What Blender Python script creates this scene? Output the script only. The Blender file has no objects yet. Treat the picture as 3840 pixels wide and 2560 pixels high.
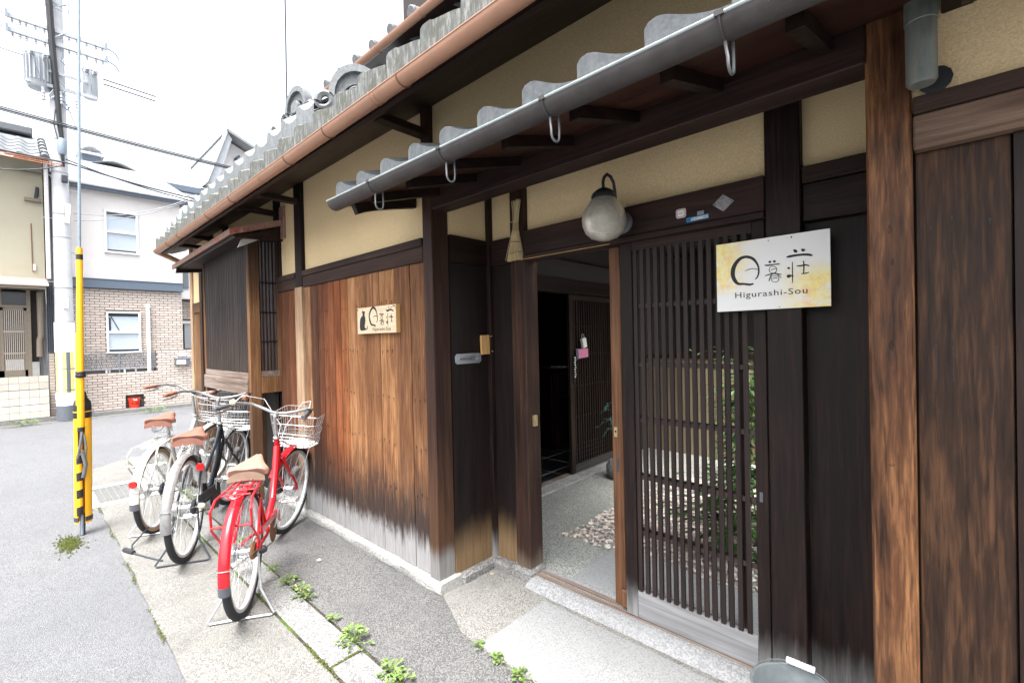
import bpy, bmesh, math, random
from mathutils import Vector, Matrix
rnd = random.Random(7)
sc = bpy.context.scene
R = math.radians
COL = sc.collection
# ------------------------------------------------------------------ camera, sky, sun, exposure
yaw, pitch, roll, FPX = R(42.7256), R(-0.472), R(1.255), 1707.383
fwd = Vector((-math.sin(yaw)*math.cos(pitch), math.cos(yaw)*math.cos(pitch), math.sin(pitch)))
rgt = Vector((math.cos(yaw), math.sin(yaw), 0)); dwn = fwd.cross(rgt)
r2 = math.cos(roll)*rgt + math.sin(roll)*dwn
d2 = -math.sin(roll)*rgt + math.cos(roll)*dwn
cam = bpy.data.cameras.new('camera'); camo = bpy.data.objects.new('camera', cam); COL.objects.link(camo)
cam.sensor_width = 36; cam.sensor_fit = 'HORIZONTAL'; cam.lens = FPX/3840*36
cam.clip_start = 0.02; cam.clip_end = 500
camo.matrix_world = Matrix(((r2.x, -d2.x, -fwd.x, 0), (r2.y, -d2.y, -fwd.y, 0), (r2.z, -d2.z, -fwd.z, 1.45), (0, 0, 0, 1)))
sc.camera = camo
SUN_EL, SUN_AZ = 70, 155          # degrees; overcast, brightest part of the sky over the street
w = bpy.data.worlds.new('World'); sc.world = w; w.use_nodes = True
nt = w.node_tree; nt.nodes.clear()
sky = nt.nodes.new('ShaderNodeTexSky'); sky.sky_type = 'NISHITA'; sky.sun_disc = False
sky.sun_elevation = R(SUN_EL); sky.sun_rotation = R(SUN_AZ); sky.air_density = 1.0; sky.dust_density = 6.0; sky.ozone_density = 1.0
hs = nt.nodes.new('ShaderNodeHueSaturation'); hs.inputs['Saturation'].default_value = 0.22   # cloud cover
bg = nt.nodes.new('ShaderNodeBackground'); bg.inputs['Strength'].default_value = 0.13
ow = nt.nodes.new('ShaderNodeOutputWorld')
nt.links.new(sky.outputs[0], hs.inputs['Color']); nt.links.new(hs.outputs[0], bg.inputs['Color']); nt.links.new(bg.outputs[0], ow.inputs['Surface'])
sl = bpy.data.lights.new('sun', 'SUN'); sl.energy = 1.3; sl.angle = R(26); sl.color = (1.0, 0.97, 0.93)
so = bpy.data.objects.new('sun', sl); COL.objects.link(so)
sdir = Vector((math.sin(R(SUN_AZ))*math.cos(R(SUN_EL)), math.cos(R(SUN_AZ))*math.cos(R(SUN_EL)), math.sin(R(SUN_EL))))
so.location = sdir*20; so.rotation_euler = sdir.to_track_quat('Z', 'Y').to_euler()
sc.view_settings.view_transform = 'Standard'; sc.view_settings.look = 'None'
sc.view_settings.gamma = 1; sc.view_settings.use_curve_mapping = False
sc.view_settings.exposure = 2.4
# ------------------------------------------------------------------ mesh helper
def frame(t):
    t = t.normalized(); a = Vector((0, 0, 1)) if abs(t.z) < .95 else Vector((1, 0, 0))
    u = t.cross(a).normalized(); return u, u.cross(t).normalized()
class MB:
    def __init__(s): s.v = []; s.f = []; s.M = None
    def add(s, vs, fs):
        n = len(s.v)
        s.v += [tuple(s.M @ Vector(p)) if s.M else tuple(p) for p in vs]
        s.f += [tuple(i+n for i in f) for f in fs]; return s
    def box(s, x0, x1, y0, y1, z0, z1, c=0):
        if c <= 0:
            return s.add([(x0,y0,z0),(x1,y0,z0),(x1,y1,z0),(x0,y1,z0),(x0,y0,z1),(x1,y0,z1),(x1,y1,z1),(x0,y1,z1)],
                     [(0,3,2,1),(4,5,6,7),(0,1,5,4),(1,2,6,5),(2,3,7,6),(3,0,4,7)])
        b = bmesh.new(); vs = [b.verts.new(p) for p in [(x0,y0,z0),(x1,y0,z0),(x1,y1,z0),(x0,y1,z0),(x0,y0,z1),(x1,y0,z1),(x1,y1,z1),(x0,y1,z1)]]
        for f in [(0,3,2,1),(4,5,6,7),(0,1,5,4),(1,2,6,5),(2,3,7,6),(3,0,4,7)]: b.faces.new([vs[i] for i in f])
        bmesh.ops.bevel(b, geom=b.edges[:], offset=c, segments=1, affect='EDGES', profile=.5)
        b.verts.index_update(); s.add([v.co[:] for v in b.verts], [[v.index for v in f.verts] for f in b.faces]); b.free(); return s
    def prism(s, poly, ax, a, b):
        n = len(poly)
        mk = {'x': lambda p, t: (t, p[0], p[1]), 'y': lambda p, t: (p[0], t, p[1]), 'z': lambda p, t: (p[0], p[1], t)}[ax]
        return s.add([mk(p, a) for p in poly]+[mk(p, b) for p in poly],
              [tuple(range(n))[::-1], tuple(range(n, 2*n))]+[(i, (i+1) % n, n+(i+1) % n, n+i) for i in range(n)])
    def tube(s, pts, r, n=6, closed=False, caps=True):
        pts = [Vector(p) for p in pts]; m = len(pts); rs = r if isinstance(r, (list, tuple)) else [r]*m
        vs = []; u = None
        for i, p in enumerate(pts):
            if closed: t = (pts[(i+1) % m]-pts[i-1])
            else: t = pts[min(i+1, m-1)]-pts[max(i-1, 0)]
            if t.length < 1e-9: t = Vector((0, 0, 1))
            t.normalize()
            if u is None: u, v_ = frame(t)
            else:
                u = (u-t*u.dot(t)); u = u.normalized() if u.length > 1e-6 else frame(t)[0]
                v_ = u.cross(t).normalized()
            for k in range(n):
                a = 2*math.pi*k/n; vs.append(p+(u*math.cos(a)+v_*math.sin(a))*rs[i])
        fs = []
        for i in range(m if closed else m-1):
            j = (i+1) % m
            for k in range(n): fs.append((i*n+k, i*n+(k+1) % n, j*n+(k+1) % n, j*n+k))
        if caps and not closed: fs += [tuple(range(n))[::-1], tuple(range((m-1)*n, m*n))]
        return s.add(vs, fs)
    def lathe(s, prof, c=(0, 0, 0), n=16, M=None, caps=True):
        M = M or Matrix.Identity(3); c = Vector(c); vs = []; m = len(prof)
        for r, z in prof:
            for k in range(n):
                a = 2*math.pi*k/n; vs.append(c+M @ Vector((r*math.cos(a), r*math.sin(a), z)))
        fs = [(i*n+k, i*n+(k+1) % n, (i+1)*n+(k+1) % n, (i+1)*n+k) for i in range(m-1) for k in range(n)]
        if caps: fs += [tuple(range(n))[::-1], tuple(range((m-1)*n, m*n))]
        return s.add(vs, fs)
    def sphere(s, c, r, n=12, m=8, sq=(1, 1, 1)):
        return s.lathe([(r*math.sin(math.pi*i/m)*1.0 if 0 < i < m else r*.01, -r*math.cos(math.pi*i/m)*sq[2]) for i in range(m+1)], c, n)
    def grid(s, rows, closed=False):
        n = len(rows[0]); vs = [p for r in rows for p in r]
        fs = [(i*n+k, i*n+(k+1) % n, (i+1)*n+(k+1) % n, (i+1)*n+k) for i in range(len(rows)-1) for k in range(n if closed else n-1)]
        return s.add(vs, fs)
    def build(s, name, mat, parent=None, smooth=False, color=None, loc=None, kind=None, ang=40):
        off = Vector((0, 0, 0))
        if parent is not None and loc is None:
            p = parent
            while p is not None: off += p.location; p = p.parent
        me = bpy.data.meshes.new(name)
        me.from_pydata([tuple(Vector(v)-off) for v in s.v] if off.length > 0 else s.v, [], s.f); me.update()
        if smooth:
            me.polygons.foreach_set('use_smooth', [True]*len(me.polygons))
            try: me.set_sharp_from_angle(angle=R(ang))
            except Exception: pass
        me.materials.append(mat)
        o = bpy.data.objects.new(name, me); COL.objects.link(o); o.parent = parent
        if color: o.color = (*color, 1)
        if kind: o['kind'] = kind
        return o
def box(x0, x1, y0, y1, z0, z1, name, mat, parent=None, c=0, color=None): return MB().box(x0, x1, y0, y1, z0, z1, c).build(name, mat, parent, color=color)
def empty(name, loc, rz=0):
    o = bpy.data.objects.new(name, None); COL.objects.link(o); o.location = loc; o.rotation_euler = (0, 0, rz); o.empty_display_size = .1; return o
def tag(o, label, cat, group=None, kind=None):
    o['label'] = label; o['category'] = cat
    if group: o['group'] = group
    if kind: o['kind'] = kind
    return o
def thing(name, label, cat, loc, rz=0, group=None): return tag(empty(name, loc, rz), label, cat, group)
def struct(o): o['kind'] = 'structure'; return o
def inst(src, parent, loc=(0, 0, 0), rot=(0, 0, 0), scale=(1, 1, 1), color=None):
    c = src.copy(); COL.objects.link(c); c.parent = parent; c.location = loc; c.rotation_euler = rot; c.scale = scale
    if color: c.color = (*color, 1)
    return c
def arc(cx, cz, r, a0, a1, n, f): return [f(cx+r*math.cos(R(a0+(a1-a0)*i/n)), cz+r*math.sin(R(a0+(a1-a0)*i/n))) for i in range(n+1)]
def stroke(mb, pts, y0, y1, ox, oz, sx=1, sz=1):
    """brush stroke (x, z, width) as a thin raised plate in a plane facing -y, smoothed with a Catmull-Rom"""
    P = pts; Q = []
    for i in range(len(P)-1):
        a, b, c, d = P[max(i-1, 0)], P[i], P[i+1], P[min(i+2, len(P)-1)]
        for k in range(5):
            t = k/5
            Q.append(tuple(.5*((2*b[j])+(-a[j]+c[j])*t+(2*a[j]-5*b[j]+4*c[j]-d[j])*t*t+(-a[j]+3*b[j]-3*c[j]+d[j])*t**3) for j in range(3)))
    Q.append(P[-1]); L = []; Rr = []
    for i, q in enumerate(Q):
        a, b = Q[max(i-1, 0)], Q[min(i+1, len(Q)-1)]
        dx, dz = (b[0]-a[0])*sx, (b[1]-a[1])*sz; l = math.hypot(dx, dz) or 1; nx, nz = -dz/l, dx/l; hw = max(q[2], .0008)/2
        x, z = ox+q[0]*sx, oz+q[1]*sz
        L.append((x+nx*hw, z+nz*hw)); Rr.append((x-nx*hw, z-nz*hw))
    n = len(Q); vs = []
    for y in (y0, y1):
        vs += [(x, y, z) for x, z in L]+[(x, y, z) for x, z in Rr]
    fs = []
    for i in range(n-1):
        fs += [(i, i+1, n+i+1, n+i), (2*n+i, 3*n+i, 3*n+i+1, 2*n+i+1), (i, 2*n+i, 2*n+i+1, i+1), (n+i, n+i+1, 3*n+i+1, 3*n+i)]
    fs += [(0, n, 3*n, 2*n), (n-1, 3*n-1, 4*n-1, 2*n-1)]
    mb.add(vs, fs)
def text_mb(body, width, height, ext=.0008, squeeze=None):
    """lettering as mesh in local x-z plane facing -y, lower-left at origin, scaled to width x cap height"""
    cu = bpy.data.curves.new('t', 'FONT'); cu.body = body; cu.extrude = .01; cu.resolution_u = 3; cu.space_character = 1.12
    o = bpy.data.objects.new('t', cu); COL.objects.link(o)
    dg = bpy.context.evaluated_depsgraph_get(); dg.update()
    me = bpy.data.meshes.new_from_object(o.evaluated_get(dg)); bpy.data.objects.remove(o)
    V = [v.co for v in me.vertices]
    if not V: return MB()
    x0, x1 = min(v.x for v in V), max(v.x for v in V); y0 = 0; y1 = max(v.y for v in V)
    mb = MB(); kx, ky = width/(x1-x0), height/(y1-y0)
    mb.v = [((v.x-x0)*kx, -ext*(1 if v.z > 0 else 0), (v.y-y0)*ky) for v in V]; mb.f = [tuple(p.vertices) for p in me.polygons]
    return mb
def shift(mb, dx, dy, dz): mb.v = [(x+dx, y+dy, z+dz) for x, y, z in mb.v]; return mb
# ------------------------------------------------------------------ procedural materials
class NT:
    def __init__(s, name, rough=.6, metal=0, spec=.4):
        s.m = bpy.data.materials.new(name); s.m.use_nodes = True; s.t = s.m.node_tree; s.t.nodes.clear()
        s.b = s.n('ShaderNodeBsdfPrincipled'); s.o = s.n('ShaderNodeOutputMaterial'); s.l(s.b.outputs[0], s.o.inputs['Surface'])
        s.b.inputs['Roughness'].default_value = rough; s.b.inputs['Metallic'].default_value = metal
        s.b.inputs['Specular IOR Level'].default_value = spec
    def n(s, k): return s.t.nodes.new(k)
    def l(s, a, b): s.t.links.new(a, b)
    def pos(s, scale=(1, 1, 1), rand=True, local=False):
        g = s.n('ShaderNodeNewGeometry').outputs['Position'] if not local else s.n('ShaderNodeTexCoord').outputs['Object']
        if rand:
            oi = s.n('ShaderNodeObjectInfo'); a = s.n('ShaderNodeMath'); a.operation = 'MULTIPLY'; a.inputs[1].default_value = 53
            s.l(oi.outputs['Random'], a.inputs[0]); v = s.n('ShaderNodeVectorMath'); v.operation = 'ADD'; s.l(g, v.inputs[0]); s.l(a.outputs[0], v.inputs[1]); g = v.outputs[0]
        m = s.n('ShaderNodeVectorMath'); m.operation = 'MULTIPLY'; m.inputs[1].default_value = scale; s.l(g, m.inputs[0]); return m.outputs[0]
    def noise(s, vec, scale, detail=4, rough=.55, dist=0):
        x = s.n('ShaderNodeTexNoise'); x.inputs['Scale'].default_value = scale; x.inputs['Detail'].default_value = detail
        x.inputs['Roughness'].default_value = rough; x.inputs['Distortion'].default_value = dist; s.l(vec, x.inputs['Vector']); return x.outputs['Fac']
    def voro(s, vec, scale, out='Color', feat='F1'):
        x = s.n('ShaderNodeTexVoronoi'); x.feature = feat; x.inputs['Scale'].default_value = scale; s.l(vec, x.inputs['Vector']); return x.outputs[out]
    def ramp(s, fac, stops):
        x = s.n('ShaderNodeValToRGB'); e = x.color_ramp.elements
        while len(e) < len(stops): e.new(.5)
        for q, (p, c) in zip(e, stops): q.position = p; q.color = (*c, 1) if len(c) == 3 else c
        s.l(fac, x.inputs[0]); return x.outputs[0]
    def val(s, fac, a, b, c=0, d=1, smooth=False):
        x = s.n('ShaderNodeMapRange'); x.inputs[1].default_value = a; x.inputs[2].default_value = b; x.inputs[3].default_value = c; x.inputs[4].default_value = d
        if smooth: x.interpolation_type = 'SMOOTHSTEP'
        s.l(fac, x.inputs[0]); return x.outputs[0]
    def math(s, op, a, b):
        x = s.n('ShaderNodeMath'); x.operation = op
        for i, q in enumerate((a, b)):
            if isinstance(q, (int, float)): x.inputs[i].default_value = q
            else: s.l(q, x.inputs[i])
        return x.outputs[0]
    def mix(s, fac, a, b, mode='MIX'):
        x = s.n('ShaderNodeMix'); x.data_type = 'RGBA'; x.blend_type = mode
        for i, q in ((0, fac), (6, a), (7, b)):
            if isinstance(q, (int, float)): x.inputs[i].default_value = q
            elif isinstance(q, tuple): x.inputs[i].default_value = (*q, 1)
            else: s.l(q, x.inputs[i])
        return x.outputs[2]
    def col(s, c):
        if isinstance(c, tuple): s.b.inputs['Base Color'].default_value = (*c, 1)
        else: s.l(c, s.b.inputs['Base Color'])
    def bump(s, h, strength=.3, dist=.01):
        x = s.n('ShaderNodeBump'); x.inputs['Strength'].default_value = strength; x.inputs['Distance'].default_value = dist; s.l(h, x.inputs['Height']); s.l(x.outputs[0], s.b.inputs['Normal'])
    def z(s):
        q = s.n('ShaderNodeSeparateXYZ'); s.l(s.n('ShaderNodeNewGeometry').outputs['Position'], q.inputs[0]); return q.outputs
    def objcol(s): return s.n('ShaderNodeObjectInfo').outputs['Color']
    def objrand(s): return s.n('ShaderNodeObjectInfo').outputs['Random']

AL = dict(dark_stained_wood=0.44, dark_beam_wood=0.78, dark_rafter_wood=0.42, recess_board_wood=0.55, reddish_soffit_wood=0.65, dark_slat_wood=0.62, weathered_plank_wood=.72, corner_post_wood=0.55,
  bleached_post_wood=.85, upper_post_wood=0.42, orange_brown_post_wood=0.6, streaked_brown_board_wood=0.46, weathered_rail_wood=0.45, sun_bleached_rail_wood=.6, grey_brown_sill_wood=.75, orange_bay_post_wood=.62, bay_lattice_wood=0.42,
  dark_cabinet_wood=0.45, weathered_grey_wood=0.58, painted_copper_gutter=.80, red_enamel=.85, silver_paint=0.42, cream_enamel=.72, concrete=0.56, kerb_concrete=.72, washed_aggregate=0.66, pale_washed_aggregate=0.64, granite=0.52, foundation_stone=.85, mortar_stone=.8,
  asphalt=0.66, pale_concrete=.85, galvanised_sheet=0.8, pale_grey_paint=0.7, pale_metal_roof=0.4, pale_grey_roof_tile=0.36, concrete_pole=.8, insulator_grey=.6, bright_wire=.8, cream_stucco=.95, cream_plastic=.8, brown_saddle_leather=.85, tan_saddle_leather=0.62, orange_cable=0.7, tan_fence_wood=.55, dark_inner_door_wood=.5, grey_worn_panel_wood=.7, brick=1)
def sc_(name, c): k = AL.get(name, 1.0); return tuple(min(.9, x*k) for x in c)
def plain(name, c, rough=.5, metal=0, spec=.4, var=.12, scale=30, bump=0, tone=False):
    t = NT(name, rough, metal, spec); p = t.pos(local=True); n = t.noise(p, scale, 4)
    c = sc_(name, c); a = tuple(x*(1-var) for x in c); b = tuple(min(1, x*(1+var)) for x in c)
    k = t.ramp(n, [(.3, a), (.7, b)])
    if tone: k = t.mix(1.0, k, t.objcol(), 'MULTIPLY')
    t.col(k)
    if bump: t.bump(n, bump, .004)
    t.l(t.val(n, .2, .8, rough*.8, min(1, rough*1.2)), t.b.inputs['Roughness'])
    return t.m

def wood(name, cs, axis='z', grain=95, rough=.62, stains=(), tone=False, bump=.35, spec=.2, cracks=0, st=.035):
    """cs: dark, mid, light; stains: (z_full, z_none, noise_amp, colour, strength, streak_scale)"""
    cs = [sc_(name, c) for c in cs]; stains = [(a, b, c, sc_(name, d), e, f) for a, b, c, d, e, f in stains]
    t = NT(name, rough, 0, spec)
    sc3 = {'z': (1, 1, st), 'x': (st, 1, 1), 'y': (1, st, 1)}[axis]
    p = t.pos(sc3); g = t.noise(p, grain, 5, .6, .4); b = t.noise(p, grain*.22, 3, .6, .8)
    p2 = t.pos(tuple(.35 if q != 1 else 1 for q in sc3)); blot = t.noise(p2, 4.5, 4, .6)
    f = t.math('ADD', t.math('MULTIPLY', g, .42), t.math('ADD', t.math('MULTIPLY', b, .30), t.math('MULTIPLY', blot, .28)))
    k = t.ramp(f, [(.36, cs[0]), (.5, cs[1]), (.63, cs[2])])
    if cracks: k = t.mix(t.val(t.noise(t.pos(tuple(1 if q == 1 else st*.6 for q in sc3)), grain*1.7, 2, .5), .30, .40, cracks, 0), k, tuple(q*.28 for q in cs[0]))
    if tone: k = t.mix(1.0, k, t.objcol(), 'MULTIPLY')
    zz = t.z()
    for (zf, zn, amp, c, strg, ss) in stains:
        pn = t.pos((1, 1, .12)); n = t.noise(pn, ss, 4, .65)
        coord = t.math('ADD', zz[2], t.math('MULTIPLY', t.math('SUBTRACT', n, .5), amp))
        fac = t.math('MULTIPLY', t.val(coord, zf, zn, 1, 0, True), strg)
        cc = t.mix(t.val(g, .3, .7), tuple(q*.72 for q in c), tuple(min(1, q*1.22) for q in c))
        k = t.mix(fac, k, cc)
    t.col(k); t.bump(t.math('ADD', g, t.math('MULTIPLY', b, .6)), bump, .0035)
    t.l(t.val(g, .3, .7, rough*.85, min(1, rough*1.15)), t.b.inputs['Roughness'])
    return t.m

def speckle(name, cols, scale, big=(), rough=.85, bump=.4, stain=None, lo=.35, hi=.65, mixv=.6, moss=None, crack=0):
    """aggregate surface: random-coloured grains plus broad stains"""
    mu = [sum(c[i] for c in cols)/len(cols) for i in range(3)]; cols = [tuple(mu[i]+(c[i]-mu[i])*.66 for i in range(3)) for c in cols]
    cols = [sc_(name, c) for c in cols]; big = [(a, b, sc_(name, c)) for a, b, c in big]
    t = NT(name, rough, 0, .25); p = t.pos(rand=False)
    v = t.voro(p, scale); bw = t.n('ShaderNodeSeparateColor'); t.l(v, bw.inputs[0])
    d = t.voro(p, scale, 'Distance')
    fine = t.noise(p, scale*1.7, 3, .6)
    f = t.math('ADD', t.math('MULTIPLY', bw.outputs[0], mixv), t.math('MULTIPLY', fine, 1-mixv))
    n = len(cols); k = t.ramp(f, [(lo+(hi-lo)*i/(n-1)-.0, c) for i, c in enumerate(cols)])
    for (s_, amt, c) in big:
        nb = t.noise(p, s_, 5, .62); k = t.mix(t.val(nb, .42, .68, 0, amt, True), k, c)
    if crack:
        cn = t.noise(p, .55, 5, .62, .4); cd = t.math('ABSOLUTE', t.math('SUBTRACT', cn, .5), 0); mk = t.val(t.noise(p, .8, 2), .50, .56)
        k = t.mix(t.math('MULTIPLY', t.val(cd, .0, .0022, 1, 0), t.math('MULTIPLY', mk, crack)), k, tuple(q*.3 for q in cols[0]))
        st_ = t.noise(p, 2.6, 5, .7); k = t.mix(t.val(st_, .60, .74, 0, .35, True), k, tuple(q*.8 for q in cols[0]))
    if moss:
        (s_, th, c) = moss; nm = t.noise(p, s_, 4, .7); k = t.mix(t.val(nm, th, th+.1, 0, .9), k, c)
    t.col(k); t.bump(t.math('ADD', t.math('MULTIPLY', d, -1.2), fine), bump, 1.2/scale)
    return t.m

M = {}
M['asphalt'] = speckle('asphalt', [(.11,.115,.125), (.17,.177,.19), (.21,.217,.23), (.30,.30,.305)], 190, [(.7, .4, (.15,.156,.168)), (5, .3, (.23,.237,.25)), (34, .2, (.16,.165,.175))], .8, .6, crack=.0001)
M['concrete'] = speckle('concrete', [(.17,.168,.16), (.27,.266,.25), (.33,.325,.307), (.44,.432,.41)], 150, [(1.3, .55, (.20,.195,.18)), (9, .35, (.36,.352,.325)), (2.3, .3, (.26,.255,.235))], .85, .5, crack=.0001)
M['kerb'] = speckle('kerb_concrete', [(.15,.15,.15), (.24,.24,.235), (.30,.30,.295), (.42,.42,.41)], 130, [(1.7, .5, (.18,.18,.178)), (11, .4, (.36,.36,.345))], .85, .5)
M['apron'] = speckle('washed_aggregate', [(.07,.07,.075), (.15,.15,.155), (.21,.21,.21), (.34,.335,.32)], 210, [(.9, .55, (.12,.12,.125)), (6, .3, (.25,.25,.245))], .8, .7)
M['gate_apron'] = speckle('pale_washed_aggregate', [(.10,.10,.10), (.30,.29,.27), (.42,.41,.38), (.54,.52,.48)], 230, [(2.1, .4, (.24,.24,.235)), (9, .35, (.42,.41,.39))], .8, .6)
M['passage'] = speckle('passage_aggregate', [(.12,.13,.12), (.24,.25,.235), (.33,.34,.31), (.46,.46,.42)], 160, [(2.1, .4, (.2,.21,.2))], .8, .6)
M['granite'] = speckle('granite', [(.27,.28,.285), (.47,.48,.48), (.53,.54,.54), (.58,.59,.59)], 260, [(3, .4, (.44,.45,.45)), (1.1, .35, (.52,.52,.51))], .75, .15)
M['stone'] = speckle('foundation_stone', [(.26,.26,.25), (.40,.40,.385), (.47,.465,.45), (.56,.555,.53)], 120, [(7, .6, (.25,.25,.24)), (2.2, .5, (.52,.51,.48))], .85, .6)
M['sillstone'] = speckle('sill_stone', [(.16,.165,.17), (.24,.245,.25), (.28,.285,.29), (.36,.36,.36)], 150, [(5, .35, (.2,.205,.21)), (1.3, .3, (.33,.335,.34))], .85, .3)
M['stone_dark'] = speckle('mortar_stone', [(.12,.12,.12), (.22,.22,.215), (.28,.28,.275), (.40,.39,.37)], 110, [(6, .6, (.15,.15,.15)), (2.5, .6, (.38,.37,.35))], .85, .7)
M['white_concrete'] = speckle('pale_concrete', [(.42,.43,.43), (.56,.57,.57), (.62,.63,.63), (.68,.69,.69)], 140, [(3, .4, (.47,.48,.48))], .8, .3)
M['soil'] = speckle('joint_soil', [(.02,.02,.016), (.045,.042,.033), (.06,.055,.04), (.10,.09,.07)], 160, [], .95, .8, moss=(5, .5, (.09,.15,.025)))
M['moss'] = speckle('moss', [(.05,.065,.012), (.09,.115,.02), (.12,.145,.03), (.13,.15,.045)], 200, [(20, .5, (.09,.08,.04))], .95, .9)
GREY = (.36,.355,.35)
DK = ((.010,.006,.0055), (.029,.0165,.014), (.066,.035,.026))
M['dark'] = wood('dark_stained_wood', DK, 'z', 80, .5, [(.04, .27, .24, (.74,.74,.74), .8, 14)], st=.05)
M['darkx'] = wood('dark_beam_wood', DK, 'x', 80, .52)
M['darky'] = wood('dark_rafter_wood', ((.012,.008,.007), (.03,.017,.013), (.05,.027,.02)), 'y', 70, .5)
M['recess'] = wood('recess_board_wood', ((.012,.008,.008), (.022,.014,.0135), (.034,.021,.019)), 'z', 70, .5, [(.12, .38, .2, (.36,.235,.125), .9, 9)])
M['redboard'] = wood('reddish_soffit_wood', ((.02,.007,.005), (.055,.02,.013), (.10,.04,.024)), 'x', 22, .5)
M['slat'] = wood('dark_slat_wood', ((.024,.016,.015), (.038,.026,.024), (.055,.038,.034)), 'z', 70, .5, [(.02, .17, .1, (.34,.335,.33), .9, 12)], tone=True)
M['greyrail'] = wood('weathered_grey_wood', ((.22,.22,.225), (.36,.36,.37), (.52,.52,.525)), 'x', 60, .8)
M['plank'] = wood('weathered_plank_wood', ((.12,.06,.032), (.29,.155,.08), (.54,.34,.19)), 'z', 120, .75,
    [(1.84, 1.62, .26, (.04,.023,.02), 0, 9), (.30, .78, .75, (.040,.030,.028), .94, 48), (.17, .30, .26, (.40,.395,.395), .93, 30)], tone=True, bump=.6, cracks=.55, st=.05)
M['post'] = wood('corner_post_wood', ((.03,.015,.012), (.06,.03,.022), (.11,.055,.035)), 'z', 90, .55, [(.25, .95, .7, (.16,.08,.042), .6, 14), (.16, .28, .16, GREY, .9, 14)])
M['palepost'] = wood('bleached_post_wood', ((.22,.13,.08), (.40,.26,.16), (.62,.46,.31)), 'z', 110, .75, [(.30, .62, .5, (.06,.045,.04), .85, 22), (.2, .3, .2, GREY, .9, 16)])
M['postup'] = wood('upper_post_wood', ((.015,.009,.008), (.03,.017,.014), (.055,.03,.024)), 'z', 80, .6)
M['gatepost'] = wood('worn_gate_post_wood', ((.012,.006,.005), (.032,.016,.012), (.075,.036,.02)), 'z', 70, .5, [(.05, .2, .2, (.16,.13,.10), .7, 10)])
M['bigpost'] = wood('orange_brown_post_wood', ((.03,.014,.009), (.15,.064,.029), (.42,.20,.085)), 'z', 85, .5, [(.3, .75, .5, (.06,.034,.024), .65, 11), (2.35, 1.72, .3, (.02,.012,.011), 0, 7)], st=.085, cracks=.5)
M['rightboard'] = wood('streaked_brown_board_wood', ((.014,.008,.006), (.062,.031,.018), (.19,.09,.043)), 'z', 85, .55, [(.1, .7, .6, (.03,.022,.02), .7, 9)], st=.075, cracks=.4)
M['nageshi'] = wood('weathered_rail_wood', ((.035,.02,.017), (.085,.05,.04), (.15,.09,.065)), 'x', 90, .75, bump=.5)
M['palerail'] = wood('sun_bleached_rail_wood', ((.06,.037,.028), (.19,.12,.085), (.33,.225,.16)), 'x', 75, .8, bump=.7)
M['sillrail'] = wood('grey_brown_sill_wood', ((.11,.075,.055), (.24,.18,.145), (.40,.34,.30)), 'x', 60, .8)
M['orangepost'] = wood('orange_bay_post_wood', ((.14,.062,.026), (.26,.125,.055), (.42,.24,.115)), 'z', 95, .7, [(.7, 1.1, .5, (.11,.07,.05), .6, 12), (2.25, 1.60, .5, (.022,.014,.012), .85, 12)])  # second band turns the wood darker towards the top
M['baylat'] = wood('bay_lattice_wood', ((.05,.042,.042), (.085,.07,.068), (.15,.125,.115)), 'z', 90, .6, [(1.2, 1.7, .3, (.14,.10,.08), .55, 14)], tone=True)
M['oldend'] = wood('bleached_beam_end_wood', ((.20,.19,.18), (.36,.35,.34), (.50,.49,.47)), 'y', 60, .85)
M['tansign'] = wood('pale_cedar', ((.52,.40,.26), (.62,.49,.33), (.70,.57,.41)), 'x', 90, .6)
M['tagwood'] = wood('honey_wood', ((.42,.24,.085), (.52,.31,.12), (.60,.38,.17)), 'z', 120, .55)
M['tanfence'] = wood('tan_fence_wood', ((.22,.17,.10), (.30,.24,.15), (.38,.31,.2)), 'z', 60, .7)

def plaster(name, c, bs=260):
    t = NT(name, .92, 0, .1); p = t.pos(rand=False); n = t.noise(p, 210, 3, .7); b = t.noise(p, 1.6, 4, .6); q = t.noise(t.pos((.4, 1, 2.2), rand=False), 2.3, 3)
    k = t.ramp(n, [(.3, tuple(x*.78 for x in c)), (.7, tuple(x*1.13 for x in c))])
    k = t.mix(t.val(b, .4, .7, 0, .3, True), k, tuple(x*.82 for x in c)); k = t.mix(t.val(q, .5, .75, 0, .2, True), k, (c[0]*.8, c[1]*.74, c[2]*.7))
    t.col(k); t.bump(n, .8, .004); return t.m
M['plaster'] = plaster('ochre_plaster', (.74,.575,.335))
M['cream'] = plaster('cream_stucco', (.46,.43,.33))
M['whitewall'] = plaster('white_siding', (.74,.71,.69))
M['whitewall2'] = plaster('pale_wall', (.78,.77,.77))

t = NT('grey_roof_tile', .55, 0, .45); p = t.pos(); n = t.noise(p, 55, 4, .7); b = t.noise(t.pos((1, 1, .15)), 26, 3)
k = t.ramp(n, [(.3, (.085,.094,.10)), (.55, (.13,.142,.15)), (.75, (.20,.212,.218))]); k = t.mix(t.val(b, .5, .68, 0, .55, True), k, (.19,.197,.192))
t.col(k); t.bump(n, .25, .003); M['tile'] = t.m
t = NT('lichen_stained_tile', .75, 0, .3); p = t.pos(); n = t.noise(t.pos((1, 1, .22)), 60, 4, .7); b = t.noise(p, 16, 4, .7)
k = t.ramp(n, [(.34, (.06,.063,.06)), (.5, (.10,.104,.098)), (.66, (.21,.215,.205))]); k = t.mix(t.val(b, .5, .62, 0, .75, True), k, (.068,.070,.048))
t.col(k); t.bump(n, .4, .003); M['tile_l'] = t.m
M['copper'] = plain('painted_copper_gutter', (.46,.245,.155), .42, 0, .5, .1, 9)
M['copper_strap'] = plain('rusty_strap', (.16,.085,.05), .7)
t = NT('grey_brown_gutter', .5, .1, .25); p = t.pos(rand=False); n = t.noise(p, 14, 4, .6); s_ = t.voro(p, 70, 'Distance')
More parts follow.
